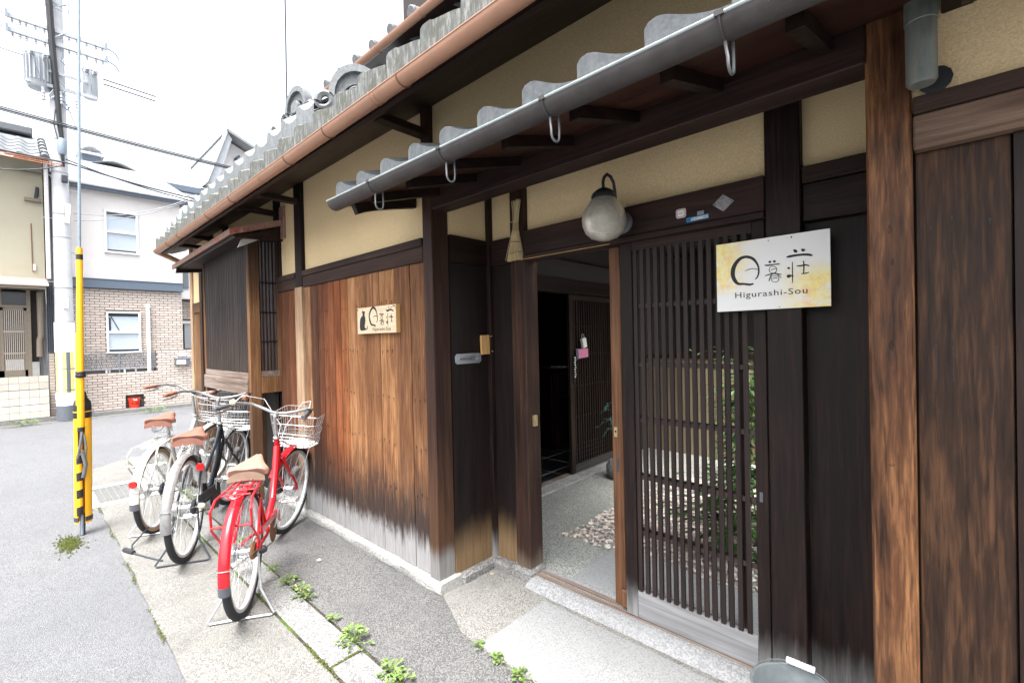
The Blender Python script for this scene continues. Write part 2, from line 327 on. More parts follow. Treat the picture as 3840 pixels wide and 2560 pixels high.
k = t.ramp(n, [(.3, (.045,.04,.04)), (.7, (.07,.063,.062))]); k = t.mix(t.val(s_, .0, .12, .6, 0), k, (.16,.165,.165)); t.col(k); M['gutter'] = t.m
M['gutterlip'] = plain('bright_gutter_lip', (.36,.41,.41), .35, .3)
M['hook'] = plain('galvanised_hook', (.15,.16,.165), .45, .3)
t = NT('patinated_downpipe', .5, .2, .4); n = t.noise(t.pos((1, 1, .3), rand=False), 18, 4, .7)
t.col(t.ramp(n, [(.3, (.09,.105,.095)), (.5, (.15,.165,.15)), (.68, (.2,.165,.135)), (.8, (.27,.29,.275))])); M['downpipe'] = t.m
t = NT('rusty_bay_roof_metal', .6, .1, .4); n = t.noise(t.pos((1, 1, 1), rand=False), 5, 4, .7); g = t.noise(t.pos((1, 1, .1), rand=False), 60, 3)
k = t.ramp(n, [(.35, (.25,.16,.13)), (.52, (.33,.215,.175)), (.60, (.36,.085,.04)), (.66, (.46,.40,.40)), (.72, (.27,.16,.135))])
k = t.mix(t.val(g, .45, .7, 0, .4), k, (.15,.09,.075)); t.col(k); M['bayroof'] = t.m
def metal(name, c, rough=.3, m=.9): return plain(name, c, rough, m, .5, .08, 40)
M['chrome'] = metal('polished_alloy', (.72,.73,.74), .22); M['steel'] = metal('bare_steel', (.55,.56,.57), .35); M['galv'] = metal('galvanised_sheet', (.50,.55,.57), .42, .7)
M['silverpaint'] = plain('silver_paint', (.58,.58,.58), .3, .4); M['wire'] = plain('bright_wire', (.62,.63,.64), .35, .55)
M['rim'] = plain('alloy_rim', (.66,.68,.70), .35, .35)
M['rubber'] = plain('tyre_rubber', (.028,.03,.033), .75, 0, .3, .25, 300, .5); M['tanwall'] = plain('tan_tyre_wall', (.36,.235,.13), .7)
M['black'] = plain('black_plastic', (.02,.021,.024), .45); M['greyplastic'] = plain('grey_plastic', (.09,.095,.11), .5)
M['red'] = plain('red_enamel', (.60,.012,.022), .18, 0, .6, .05); M['cream_enamel'] = plain('cream_enamel', (.72,.71,.66), .22, 0, .6, .05); M['navy'] = plain('black_enamel', (.012,.016,.022), .16, 0, .7, .1)
M['leather'] = plain('brown_saddle_leather', (.27,.12,.085), .5, 0, .4, .1); M['leather_pale'] = plain('tan_saddle_leather', (.52,.28,.215), .55, 0, .35, .07); M['leather_side'] = plain('grey_tan_saddle_side', (.22,.16,.115), .6)
M['grip'] = plain('brown_grip', (.24,.105,.07), .6); M['reflector'] = plain('red_reflector', (.62,.01,.01), .15, 0, .8); M['cable'] = plain('grey_cable', (.62,.64,.65), .4); M['cream_plastic'] = plain('cream_plastic', (.72,.66,.48), .35)
M['rust'] = plain('rusty_steel', (.20,.095,.04), .7, .3); M['brass'] = plain('old_brass', (.42,.33,.18), .45, .6)
M['yellow'] = plain('yellow_plastic', (.80,.40,.012), .4, 0, .5, .06, 12); M['ink'] = plain('black_ink', (.014,.015,.018), .6)
M['white'] = plain('white_paint', (.80,.80,.80), .45, 0, .4, .04); M['windowwhite'] = plain('white_frame', (.78,.79,.80), .4, 0, .4, .03)
M['slate'] = plain('slate_blue_trim', (.10,.13,.17), .5, 0, .4, .06); M['paleroof'] = plain('pale_metal_roof', (.62,.66,.69), .45, .1, .4, .05, 8)
M['brick'] = plain('pale_brick', (.56,.485,.435), .8, 0, .3, .10, 60, .2, tone=True); M['mortar'] = plain('grey_mortar', (.13,.12,.115), .9)
M['concpole'] = plain('concrete_pole', (.62,.63,.65), .8, 0, .3, .08, 6); M['elec'] = plain('pale_grey_paint', (.55,.58,.62), .45, 0, .4, .05, 5); M['elecdark'] = plain('cable_black', (.035,.04,.05), .6); M['insul'] = plain('insulator_grey', (.45,.48,.53), .35)
M['orangecable'] = plain('orange_cable', (.62,.22,.10), .5); M['blind'] = plain('window_blind', (.44,.50,.56), .6, 0, .3, .05, 3); M['darkglass'] = plain('dark_glass', (.035,.04,.048), .12, 0, .7)
M['curtain'] = plain('pale_curtain', (.60,.62,.64), .8, 0, .2, .08, 14)
M['iron'] = plain('grey_blue_iron', (.22,.27,.32), .5, .2); M['corrug'] = plain('grey_corrugated_sheet', (.13,.145,.165), .6, .2)
M['charboard'] = wood('charred_board_wood', ((.05,.05,.055), (.10,.10,.11), (.20,.20,.21)), 'z', 40, .85); M['doorwood'] = plain('olive_brown_frame', (.20,.165,.125), .55)
M['wicket'] = plain('pale_base_tile', (.56,.52,.455), .5, 0, .45, .07, 40, 0, tone=True); M['lean'] = plain('pinkish_roof_sheet', (.40,.34,.31), .6, 0, .3, .08, 6)
M['firered'] = plain('red_pail_plastic', (.72,.045,.02), .4); M['pink'] = plain('pink_paper', (.62,.20,.33), .7); M['paper'] = plain('white_paper', (.72,.74,.70), .6)
M['blue'] = plain('blue_label', (.015,.24,.52), .5); M['plate'] = plain('worn_plaque', (.30,.285,.29), .4, .4, .4, .3, 45); M['green'] = plain('green_ink', (.05,.38,.16), .5); M['stickerred'] = plain('red_ink', (.50,.04,.06), .5)
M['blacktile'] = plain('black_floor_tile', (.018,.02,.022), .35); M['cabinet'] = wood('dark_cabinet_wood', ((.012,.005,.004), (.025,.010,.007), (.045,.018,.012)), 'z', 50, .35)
M['void'] = plain('painted_void_shade', (.03,.025,.022), .9)  # near-black colour paints in the shade of gaps, hollows and unlit rooms
t = NT('leaf', .5, 0, .35); n = t.noise(t.pos(), 40, 3); oi = t.objrand()
k = t.ramp(n, [(.25, (.07,.115,.03)), (.5, (.12,.185,.05)), (.75, (.19,.235,.09))]); t.col(k); t.b.inputs['Subsurface Weight'].default_value = 0; M['weed'] = t.m
t = NT('garden_leaf', .4, 0, .4); n = t.noise(t.pos(), 30, 3); t.col(t.ramp(n, [(.3, (.012,.042,.008)), (.7, (.055,.13,.02))])); M['leaf'] = t.m
t = NT('bluish_leaf', .4, 0, .4); n = t.noise(t.pos(), 30, 3); t.col(t.ramp(n, [(.3, (.02,.07,.06)), (.7, (.05,.13,.10))])); M['bluleaf'] = t.m
t = NT('pale_pebble', .7, 0, .3); v = t.voro(t.pos(rand=False), 32); q = t.n('ShaderNodeSeparateColor'); t.l(v, q.inputs[0])
t.col(t.ramp(q.outputs[0], [(.1, (.30,.25,.22)), (.4, (.52,.45,.39)), (.8, (.66,.60,.54)), (.97, (.2,.18,.17))])); M['pebble'] = t.m
t = NT('rush_straw', .7, 0, .3); n = t.noise(t.pos((1, 1, .03)), 180, 3); t.col(t.ramp(n, [(.3, (.42,.31,.15)), (.7, (.68,.56,.34))])); M['straw'] = t.m
t = NT('frosted_globe_glass', .30, 0, .5); n = t.noise(t.pos(), 55, 4, .7); t.col(t.ramp(n, [(.3, (.50,.475,.40)), (.7, (.66,.63,.54))])); t.b.inputs['Transmission Weight'].default_value = .42; t.bump(n, .3, .004); M['globe'] = t.m
t = NT('signboard_watercolour', .35, 0, .4); p = t.pos((1, 1, 1), rand=False, local=True); sp = t.n('ShaderNodeSeparateXYZ'); t.l(p, sp.inputs[0])
n = t.noise(p, 13, 5, .65, .6); n2 = t.noise(p, 26, 4, .7)
cu = t.math('SUBTRACT', t.math('MULTIPLY', sp.outputs[0], 1.0), t.math('MULTIPLY', sp.outputs[2], -.0))
left = t.val(sp.outputs[0], .02, .17, 1, 0, True); left = t.math('MULTIPLY', left, t.val(sp.outputs[2], .05, .12, 0, 1, True))
right = t.math('MULTIPLY', t.val(sp.outputs[0], .20, .36, 0, 1, True), t.val(sp.outputs[2], .19, .10, 0, 1, True))
msk = t.math('MULTIPLY', t.math('MAXIMUM', left, right), t.val(n, .36, .54, 0, 1, True))
paint = t.ramp(n2, [(.33, (.86,.74,.36)), (.47, (.86,.72,.12)), (.58, (.86,.55,.12)), (.70, (.84,.40,.15))])
t.col(t.mix(t.math('MULTIPLY', msk, .8), (.76,.76,.74), paint)); M['signface'] = t.m
M['yellowpale'] = plain('pale_yellow_stripe', (.80,.66,.22), .5); M['paleconduit'] = plain('pale_pvc', (.62,.61,.62), .5); M['corrugpale'] = plain('grey_shutter', (.40,.43,.45), .5); M['paledoor'] = plain('bleached_lattice', (.36,.31,.26), .6); M['paletile'] = plain('pale_grey_roof_tile', (.34,.37,.40), .5, 0, .4, .12, 20); M['pebbleleaf'] = plain('dry_leaf', (.52,.42,.28), .7)
# ------------------------------------------------------------------ ground
g = MB(); g.add([(-120,-90,-.006),(60,-90,-.006),(60,120,-.006),(-120,120,-.006)], [(0,1,2,3)])
struct(g.build('ground', M['asphalt']))
def jag(x0, x1, y, amp, n, seed):
    q = random.Random(seed); return [(x0+(x1-x0)*i/n, y+q.uniform(-amp, amp)) for i in range(n+1)]
e1 = jag(-7.15, 2.2, .462, .009, 60, 1)
b = MB(); b.prism(e1+[(2.2,.892),(-7.6,.892),(-7.55,.80),(-7.28,.56)], 'z', -.03, .006); o = struct(b.build('footpath', M['concrete']))
struct(box(-7.6, 2.2, .885, .915, -.03, .002, 'joint_gap', M['soil']))
kr = struct(empty('kerb', (0, .98, 0)))
ks = [-7.62,-6.8,-5.85,-4.9,-3.93,-2.965,-1.975,-.985,0,1,2.2]
for a, c_ in zip(ks[:-1], ks[1:]): box(a+.007, c_-.007, .908, 1.058, -.05, .010+rnd.uniform(0, .003), 'kerb_stone', M['kerb'], kr, c=.006)
struct(box(-7.62, 2.2, .90, 1.085, -.05, .0035, 'kerb_bed', M['soil']))
b = MB(); b.prism([(-7.75,1.068)]+[(x, y) for x, y in jag(-7.6, 2.2, 1.070, .004, 50, 3)]+[(2.2,1.435),(-1.588,1.435),(-1.72,1.455),(-2.02,1.66),(-7.9,1.66)], 'z', -.04, .006)
struct(b.build('apron', M['apron']))
b = MB(); b.prism([(-1.585,1.433),(2.2,1.433),(2.2,2.0),(-2.1,2.06),(-2.06,1.60),(-1.725,1.452)], 'z', -.04, .0105); struct(b.build('gate_apron', M['gate_apron']))
struct(box(-1.575, .9, 1.442, 1.918, -.04, .017, 'granite_slab', M['granite'], c=.004))
# side street surface strips, kerb on its far side
struct(box(-12.86, -12.60, -6, 14, -.02, .0, 'gutter_strip', M['concrete']))
struct(box(-13.05, -12.84, -6, 14, -.05, .085, 'far_kerb', M['kerb'], c=.012))
struct(box(-40, -13.04, -8, 16, -.05, .05, 'far_ground', M['concrete']))
# moss along joints (stuff)
def moss_line(name, segs, seed, dens=240, wdt=.012, hgt=.008, mat='moss'):
    q = random.Random(seed); mb = MB()
    for (x0, y0, x1, y1, d) in segs:
        L = math.hypot(x1-x0, y1-y0)
        for i in range(int(L*dens*d)):
            t_ = q.random(); x = x0+(x1-x0)*t_; y = y0+(y1-y0)*t_+q.gauss(0, wdt*.5)
            if math.sin(x*7.3+seed)+math.sin(x*17.1)*.6+q.uniform(-.6, .6) < .45: continue
            r = q.uniform(.004, .011); h = q.uniform(.3, 1)*hgt
            mb.add([(x+r*math.cos(k*2.09+x*90), y+r*math.sin(k*2.09+x*90)*.8, .006) for k in range(3)]+[(x, y, .006+h)], [(0,1,3),(1,2,3),(2,0,3)])
    return mb.build(name, M[mat], kind='stuff')
moss_line('moss', [(-3.6,.90,1,.90,1.2),(-7.1,.458,-1.6,.450,.7),(-1.975,.91,-1.985,1.06,2),(-1.85,1.545,-1.59,1.44,.35),(-1.58,1.436,-1.0,1.436,.9)], 4)
q = random.Random(8); mb = MB()
for i in range(900):
    a, r = q.uniform(0, 6.28), abs(q.gauss(0, .5)); x, y = -4.73+r*.20*math.cos(a)+.03, .245+r*.075*math.sin(a)-.02
    s_ = q.uniform(.004, .010); mb.add([(x+s_*math.cos(k*2.09+i), y+s_*math.sin(k*2.09+i), -.004) for k in range(3)]+[(x, y, q.uniform(.002, .010))], [(0,1,3),(1,2,3),(2,0,3)])
mb.build('moss', M['moss'], kind='stuff')
# drain
dr = thing('drain_grate', 'grey steel drain grating set in a pale concrete frame at the edge of the road', 'drain', (-5.95, .62, 0))
b = MB()
for a in [(-6.33,-5.52,.385,.465),(-6.33,-5.52,.815,.895),(-6.33,-6.25,.465,.815),(-5.62,-5.52,.465,.815)]: b.box(a[0], a[1], a[2], a[3], -.03, .014)
b.build('frame', M['white_concrete'], dr)
box(-6.25, -5.62, .465, .815, -.05, -.028, 'pit_floor', M['soil'], dr)
b = MB(); b.box(-6.25,-5.62,.465,.48,-.02,.012); b.box(-6.25,-5.62,.80,.815,-.02,.012); b.box(-6.25,-6.235,.48,.80,-.02,.012); b.box(-5.635,-5.62,.48,.80,-.02,.012)
b.build('rim', M['steel'], dr)
for i in range(20):
    x = -6.225+i*.030; box(x, x+.006, .48, .80, -.02, .010, 'bar', M['steel'], dr)
for i in range(6):
    y = .52+i*.048; box(-6.235, -5.635, y, y+.006, -.018, .009, 'cross_bar', M['steel'], dr)

# ------------------------------------------------------------------ the wooden townhouse
H = thing('townhouse', 'old dark timber townhouse with ochre plaster, tiled eaves and lattice gate along the street', 'house', (-4, 1.62, 0))
# foundation
b = MB(); n = 60
prof = lambda x: [(1.592+.006*math.sin(x*9), -.02),(1.577+.006*math.sin(x*13+1), .02),(1.580+.005*math.sin(x*11), .055),(1.592+.003*math.sin(x*17), .069+.002*math.sin(x*7)),(1.74, .069),(1.74, -.02)]
xs_ = [-7.5+(5.455)*i/n for i in range(n+1)]
b.grid([[(x, y, z) for y, z in prof(x)] for x in xs_]); b.add([(-2.045, y, z) for y, z in prof(xs_[-1])], [(0,1,2,3,4,5)])
b.build('foundation_stone', M['stone'], H, smooth=True)
box(-2.12, -2.028, 1.735, 2.03, -.02, .064, 'foundation_stone', M['stone_dark'], H, c=.014)
box(-2.12, -1.895, 1.985, 2.14, -.02, .066, 'foundation_stone', M['stone_dark'], H, c=.014)
box(-1.905, -1.738, 1.992, 2.16, -.02, .078, 'post_base_stone', M['stone_dark'], H, c=.018)
box(-.50, -.34, 1.985, 2.16, -.02, .06, 'post_base_stone', M['stone_dark'], H, c=.018)
# gate sill
b = MB(); b.prism([(1.945,-.02),(1.95,.012),(1.99,.036),(2.025,.045),(2.16,.045),(2.16,-.02)], 'x', -1.745, -.36)
b.build('gate_sill', M['sillstone'], H)
for y in (2.046, 2.062, 2.090, 2.106): box(-1.74, -.49, y, y+.010, .03, .0525, 'door_track', M['sillrail'], H)
# planks of the street wall
seams = [-3.815,-3.705,-3.578,-3.45,-3.33,-3.219,-3.09,-2.965,-2.866,-2.772,-2.673,-2.577,-2.494,-2.399,-2.322,-2.242,-2.167]
seams = [-3.815,-3.705,-3.578,-3.485,-3.392,-3.30,-3.205,-3.10,-3.0,-2.866,-2.673,-2.494,-2.322,-2.167]
tones = [(1.05,1.0,.95),(.36,.27,.27),(.50,.32,.28),(.62,.38,.29),(.74,.44,.32),(.9,.52,.36),(1.0,.66,.46),(1.2,1.0,.84),(1.1,.92,.76),(.82,.66,.55),(1.0,.84,.68),(.70,.58,.5),(.68,.57,.5)]
for i, (a, c_) in enumerate(zip(seams[:-1], seams[1:])):
    dy = rnd.uniform(-.002, .003)
    box(a+.0024, c_-.0024, 1.612+dy, 1.632, .071, 1.905, 'plank', M['plank'], H, c=.0025, color=tones[i])
for a, c_, tn in ((-4.352,-4.15,(.42,.30,.29)),(-4.15,-3.955,(.62,.42,.36))): box(a+.002, c_-.002, 1.613, 1.632, .071, 1.905, 'plank', M['plank'], H, c=.0025, color=tn)
box(-7.45, -2.1, 1.634, 1.70, .05, 2.0, 'inner_wall', M['void'], H)
# nail heads: three rows, one stuff part
b = MB()
for zr in (.24, .52, .80, 1.09, 1.393, 1.70):
    for a, c_ in zip(seams[:-1], seams[1:]):
        for x in (() if rnd.random() < .12 else (a+.03, c_-.03) if c_-a < .14 else (a+.03, (a+c_)/2, c_-.03)):
            zz = zr+rnd.uniform(-.012, .012); b.box(x-.0015, x+.0015, 1.6095, 1.615, zz-.0016, zz+.0016); b.box(x-.0006, x+.0006, 1.6108, 1.613, zz-.014-.01*rnd.random(), zz-.0016)
b.build('nail_row', M['ink'], H, kind='stuff')
# posts
box(-2.167, -2.083, 1.600, 1.722, .066, 2.86, 'post', M['post'], H, c=.004)
box(-3.955, -3.815, 1.588, 1.70, .066, 1.91, 'post', M['palepost'], H, c=.004)
box(-3.945, -3.818, 1.592, 1.70, 1.912, 2.86, 'post', M['postup'], H, c=.004)
for a, c_ in ((-4.44,-4.31),(-5.97,-5.81),(-6.55,-6.41)): box(a, c_, 1.606, 1.70, 2.0, 2.86, 'post', M['postup'], H, c=.004)
box(-1.87, -1.759, 2.025, 2.145, .07, 2.62, 'post', M['gatepost'], H, c=.004)
box(-.484, -.362, 2.022, 2.145, .05, 2.62, 'post', M['dark'], H, c=.004)
box(-.131, -.034, 1.612, 1.735, 0, 3.3, 'post', M['bigpost'], H, c=.006)
box(-7.46, -7.36, 1.60, 1.72, .05, 2.86, 'post', M['palepost'], H, c=.004)
# knots and gashes in the big post
b = MB()
for zk, xk, w_, h_ in ((1.405,-.083,.005,.016),(1.72,-.083,.004,.015),(1.08,-.085,.006,.005),(1.63,-.078,.003,.01)):
    b.add([(xk-w_, 1.6105, zk),(xk, 1.6105, zk-h_*.7),(xk+w_, 1.6105, zk),(xk+w_*.3, 1.6105, zk+h_),(xk, 1.618, zk)], [(0,1,4),(1,2,4),(2,3,4),(3,0,4)])
b.build('knot', M['ink'], H)
# rails (nageshi)
for a, c_ in ((-4.352,-3.957),(-3.813,-2.169)):
    box(a, c_, 1.598, 1.70, 1.905, 1.992, 'rail', M['nageshi'], H, c=.003)
    box(a, c_, 1.590, 1.70, 1.994, 2.040, 'rail', M['nageshi'], H, c=.003)
# plaster
box(-7.40, -2.10, 1.626, 1.70, 2.035, 2.86, 'plaster_wall', M['plaster'], H)
box(-2.085, 1.6, 1.626, 1.70, 2.43, 2.86, 'plaster_wall', M['plaster'], H)
box(-.04, 1.6, 1.626, 1.70, 2.035, 2.428, 'plaster_wall', M['plaster'], H)
box(-7.36, -6.90, 1.624, 1.70, 1.90, 2.45, 'plaster_wall', M['plaster'], H)
# recess, left side of the gate
box(-2.14, -2.075, 1.724, 2.06, .062, 1.90, 'side_panel', M['recess'], H)
box(-2.14, -2.066, 1.724, 2.06, 1.902, 2.062, 'rail', M['darky'], H)
box(-2.16, -2.079, 1.724, 2.06, 2.064, 2.7, 'plaster_wall', M['plaster'], H)
box(-2.076, -2.046, 2.018, 2.055, .064, 2.45, 'corner_batten', M['dark'], H, c=.002)
box(-2.046, -1.872, 2.050, 2.10, .064, 1.90, 'back_panel', M['recess'], H)
box(-2.046, -1.872, 2.040, 2.10, 1.902, 2.062, 'rail', M['darkx'], H)
box(-2.046, -1.872, 2.054, 2.10, 2.064, 2.7, 'plaster_wall', M['plaster'], H)
# gate lintel and plaster above
box(-1.757, -.486, 2.020, 2.13, 1.932, 2.074, 'gate_lintel', M['darkx'], H, c=.003)
box(-1.757, -.486, 2.012, 2.13, 1.905, 1.930, 'gate_lintel', M['darkx'], H, c=.003)
box(-1.757, -1.18, 2.008, 2.0115, 1.905, 1.9075, 'lintel_edge', M['tagwood'], H)
box(-1.757, -.486, 2.060, 2.12, 2.076, 2.7, 'plaster_wall', M['plaster'], H)
box(-.36, -.12, 2.062, 2.12, 2.076, 2.7, 'plaster_wall', M['plaster'], H)
box(-.36, -.12, 2.030, 2.12, 2.012, 2.074, 'rail', M['darkx'], H, c=.003)
box(-.36, -.12, 2.046, 2.12, 1.87, 2.010, 'rail', M['darkx'], H, c=.003)
box(-.36, -.115, 2.085, 2.12, .0, 1.868, 'back_panel', M['dark'], H)
box(-.129, -.05, 1.737, 2.12, 0, 2.7, 'side_panel', M['recess'], H)
# canopy beam, rafters, boards
box(-2.085, -.129, 1.604, 1.715, 2.188, 2.302, 'canopy_beam', M['darkx'], H, c=.004)
sl_ = .30
b = MB(); z0 = lambda y: 2.155+sl_*(y-1.142)
b.add([(-2.33,1.20,z0(1.20)),(.4,1.20,z0(1.20)),(.4,2.12,z0(2.12)),(-2.33,2.12,z0(2.12)),(-2.33,1.20,z0(1.20)+.012),(.4,1.20,z0(1.20)+.012),(.4,2.12,z0(2.12)+.012),(-2.33,2.12,z0(2.12)+.012)],
      [(0,3,2,1),(4,5,6,7),(0,1,5,4),(1,2,6,5),(2,3,7,6),(3,0,4,7)])
b.build('canopy_ceiling', M['redboard'], H)
for x in (-2.02,-1.72,-1.42,-1.12,-.82,-.52,-.22,.08):
    b = MB(); b.prism([(1.20,z0(1.20)-.042),(1.20,z0(1.20)-.002),(2.1,z0(2.1)-.002),(2.1,z0(2.1)-.042)], 'x', x-.019, x+.019); b.build('rafter', M['darky'], H)
b = MB(); bt = [(1.245+(1.618-1.245)*i/8, 2.128+.105*(i/8)**.75) for i in range(9)]
b.prism(bt+[(1.62, 2.33),(1.215, 2.19)], 'x', -2.28, -2.245); b.build('barge_board', M['darky'], H)
# canopy gutter
def half_gutter(mb, x0, x1, y, z, r, th=.004, n=10, a0=180, a1=360):
    out = arc(y, z, r, a0, a1, n, lambda p, q_: (p, q_)); inn = arc(y, z, r-th, a1, a0, n, lambda p, q_: (p, q_))
    poly = out+inn; mb.add([(x0, *p) for p in poly]+[(x1, *p) for p in poly], [(i, (i+1) % len(poly), len(poly)+(i+1) % len(poly), len(poly)+i) for i in range(len(poly))])
    for i in range(n): mb.add([(x0, *out[i]),(x0, *out[i+1]),(x0, *inn[n-i-1]),(x0, *inn[n-i])], [(0,1,2,3)])
b = MB(); half_gutter(b, -2.262, .5, 1.122, 2.166, .042); gt = b.build('canopy_gutter', M['gutter'], H, smooth=True)
MB().tube([(-2.262,1.081,2.166),(.5,1.081,2.166)], .0045, 8).build('lip', M['gutterlip'], gt, smooth=True)
for x in (-1.86,-1.352,-.853,-.344):
    s_ = MB(); s_.tube(arc(1.122, 2.166, .0440, 178, 315, 10, lambda p, q_: (x, p, q_)), .0032, 6)
    s_.box(x-.010, x+.010, 1.074, 1.083, 2.160, 2.172); s_.build('strap', M['gutter'], gt)
    h = MB(); pts = [(x, 1.118, 2.124), (x+.004, 1.114, 2.10), (x+.008, 1.112, 2.078)]+arc(0, 0, 1, 180, 360, 8, lambda p, q_: (x+.008+.0, 1.132+p*.020, 2.070+q_*.020))+[(x+.008, 1.153, 2.09), (x+.008, 1.150, 2.15), (x+.008, 1.165, 2.19)]
    h.tube(pts, .0038, 6); h.build('hook', M['hook'], gt, smooth=True)
# canopy eave tiles
def tile_mesh(name, wd, hump, dip, face, depth, slope, th=.018, flat=.0):
    xs = [0,.012,.035,.06,.095,.13,.165,.2,.236]; mx = xs[-1]
    hs_ = [.70,.92,1.0,.90,.60,.34,.16,.06,.02]
    up = [(x/mx*wd, dip+(hump-dip)*h) for x, h in zip(xs, hs_)]
    mb = MB(); n = len(up)
    vs = [(x, 0, z) for x, z in up]+[(x, 0, -face) for x, z in up]+[(x, depth, z+depth*slope) for x, z in up]+[(x, depth, z+depth*slope-th) for x, z in up]+[(x, .02, z-th) for x, z in up]
    fs = []
    for i in range(n-1):
        fs += [(n+i, n+i+1, i+1, i), (i, i+1, 2*n+i+1, 2*n+i), (3*n+i, 3*n+i+1, 4*n+i+1, 4*n+i)]
    fs += [(0, 2*n, 3*n, 4*n, n), (n-1, 2*n-1, 5*n-1, 4*n-1, 3*n-1)]
    mb.add(vs, fs); return mb
b = tile_mesh('t', .232, .098, .036, .012, .36, sl_)
ct = b.build('eave_tile', M['tile'], H, loc=(0,0,0), smooth=True); ct.location = Vector((-2.262, 1.130, 2.170))-H.location; ct.rotation_euler = (0, 0, R(1.2))
for i in range(1, 12):
    inst(ct, H, Vector((-2.262+.2145*i, 1.130+rnd.uniform(-.003,.003), 2.170+rnd.uniform(-.002,.002)))-H.location, (0, rnd.uniform(-.012,.012), R(1.2)))
# upper rows of the canopy, seen only from aside
b = MB(); zt = lambda y: 2.235+sl_*(y-1.142)
b.grid([[(x*.02-2.4, y, zt(y)+.025*math.sin(x*.02*2*math.pi/.2145+.6)+(.02 if k % 2 else 0)) for x in range(0, 140)] for k, y in enumerate((1.40,1.41,1.62,1.623))]); b.build('upper_tiles', M['tile'], H, smooth=True)
# ------------- main eave over the street
SL = .52; zs = lambda y: 2.505+SL*(y-1.10)
ends = [(-6.3,1.06),(-7.5,1.42),(-7.8,1.64)]
b = MB(); poly = [(1.6,1.06),(1.6,1.64)]+ends[::-1]
b.add([(x, y, zs(y)) for x, y in poly]+[(x, y, zs(y)+.03) for x, y in poly], [tuple(range(5)), tuple(range(9, 4, -1))]+[(i, (i+1) % 5, 5+(i+1) % 5, 5+i) for i in range(5)])
b.build('eave_soffit', M['darkx'], H)
for x in (-6.48,-5.89,-4.37,-3.88,-2.12,-.08): box(x-.035, x+.035, 1.30, 1.63, 2.60, 2.64, 'eave_bracket', M['darkx'], H, c=.003)
box(-6.2, 1.6, 1.085, 1.11, 2.455, 2.56, 'eave_fascia', M['darkx'], H)
b = MB(); b.tube([(-6.16,1.04,2.462),(-6.68,1.30,2.47),(-7.2,1.53,2.50)], .03, 8); b.build('side_gutter', M['copper'], H, smooth=True)
b = MB(); half_gutter(b, -6.16, 1.6, 1.035, 2.470, .035); cg = b.build('eave_gutter', M['copper'], H, smooth=True)
MB().tube([(-6.16,1.0,2.470),(1.6,1.0,2.470)], .003, 8).build('lip', M['copper'], cg, smooth=True)
for x in (-5.55,-5.09,-4.15,-3.57,-2.60,-2.13,-1.50): MB().tube(arc(1.035, 2.470, .0370, 175, 340, 10, lambda p, q_: (x, p, q_)), .0030, 6).build('strap', M['copper_strap'], cg)
for x in (-4.66,-3.0,-1.70,-1.67): MB().tube(arc(1.035, 2.470, .0362, 175, 340, 10, lambda p, q_: (x, p, q_)), .0018, 6).build('joint', M['copper'], cg)
# eave tiles of the main roof: flat-faced with a raised lump
def eave_mesh(wd):
    mb = MB(); lump = [(0,.114),(.004,.148),(.018,.156),(.060,.155),(.078,.146),(.13,.136),(.19,.124),(wd,.112)]; n = len(lump)
    vs = [(x, 0, z) for x, z in lump]+[(x, 0, .0) for x, z in lump]+[(x, .30, z+.30*SL) for x, z in lump]
    mb.add(vs, [f for i in range(n-1) for f in ((n+i, n+i+1, i+1, i), (i, i+1, 2*n+i+1, 2*n+i))]+[(0, 2*n, n), (n-1, 2*n-1, 3*n-1)]); return mb
et = eave_mesh(.231).build('eave_tile', M['tile_l'], H, loc=(0,0,0)); P0 = Vector((-6.26, 1.042, 2.462)); et.location = P0-H.location
for i in range(1, 34): inst(et, H, P0+Vector((.2315*i, rnd.uniform(-.003,.003), rnd.uniform(-.003,.003)+min(0, (i-3)*.006)))-H.location)
# pantile courses standing up behind the eave row
def pan_mesh(wd, dp, sl):
    mb = MB(); up = [(0,.004),(.004,.044),(.025,.056),(.05,.045),(.085,.018),(.12,.002),(.16,-.006),(.2,-.006),(wd,.0)]
    rows = [[(x, y, z+y*sl+dz) for x, z in up] for y, dz in ((0,-.13),(0,0),(dp,0),(dp,-.018))]; mb.grid(rows); return mb
pt = pan_mesh(.236, .26, .75).build('pantile', M['tile'], H, loc=(0,0,0), smooth=True); P1 = Vector((-6.2, 1.13, 2.70)); pt.location = P1-H.location
for i in range(1, 16): inst(pt, H, P1+Vector((.2315*i, 0, .012*rnd.random()+min(.06, i*.01)))-H.location)
for i in range(16): inst(pt, H, P1+Vector((.2315*i+.02, .19, .20+min(.06, i*.01)))-H.location)
# roof slope to the ridge (beyond the eave)
b = MB(); zr = lambda y: 2.70+SL*(y-1.05)
b.add([(-6.2,1.3,zr(1.3)-.1),(1.6,1.3,zr(1.3)-.1),(1.6,2.35,zr(2.35)-.1),(-6.6,2.35,zr(2.35)-.1),(-7.4,1.66,zr(1.5)-.1)], [(0,1,2,3,4)]); b.build('roof_slope', M['tile'], H)
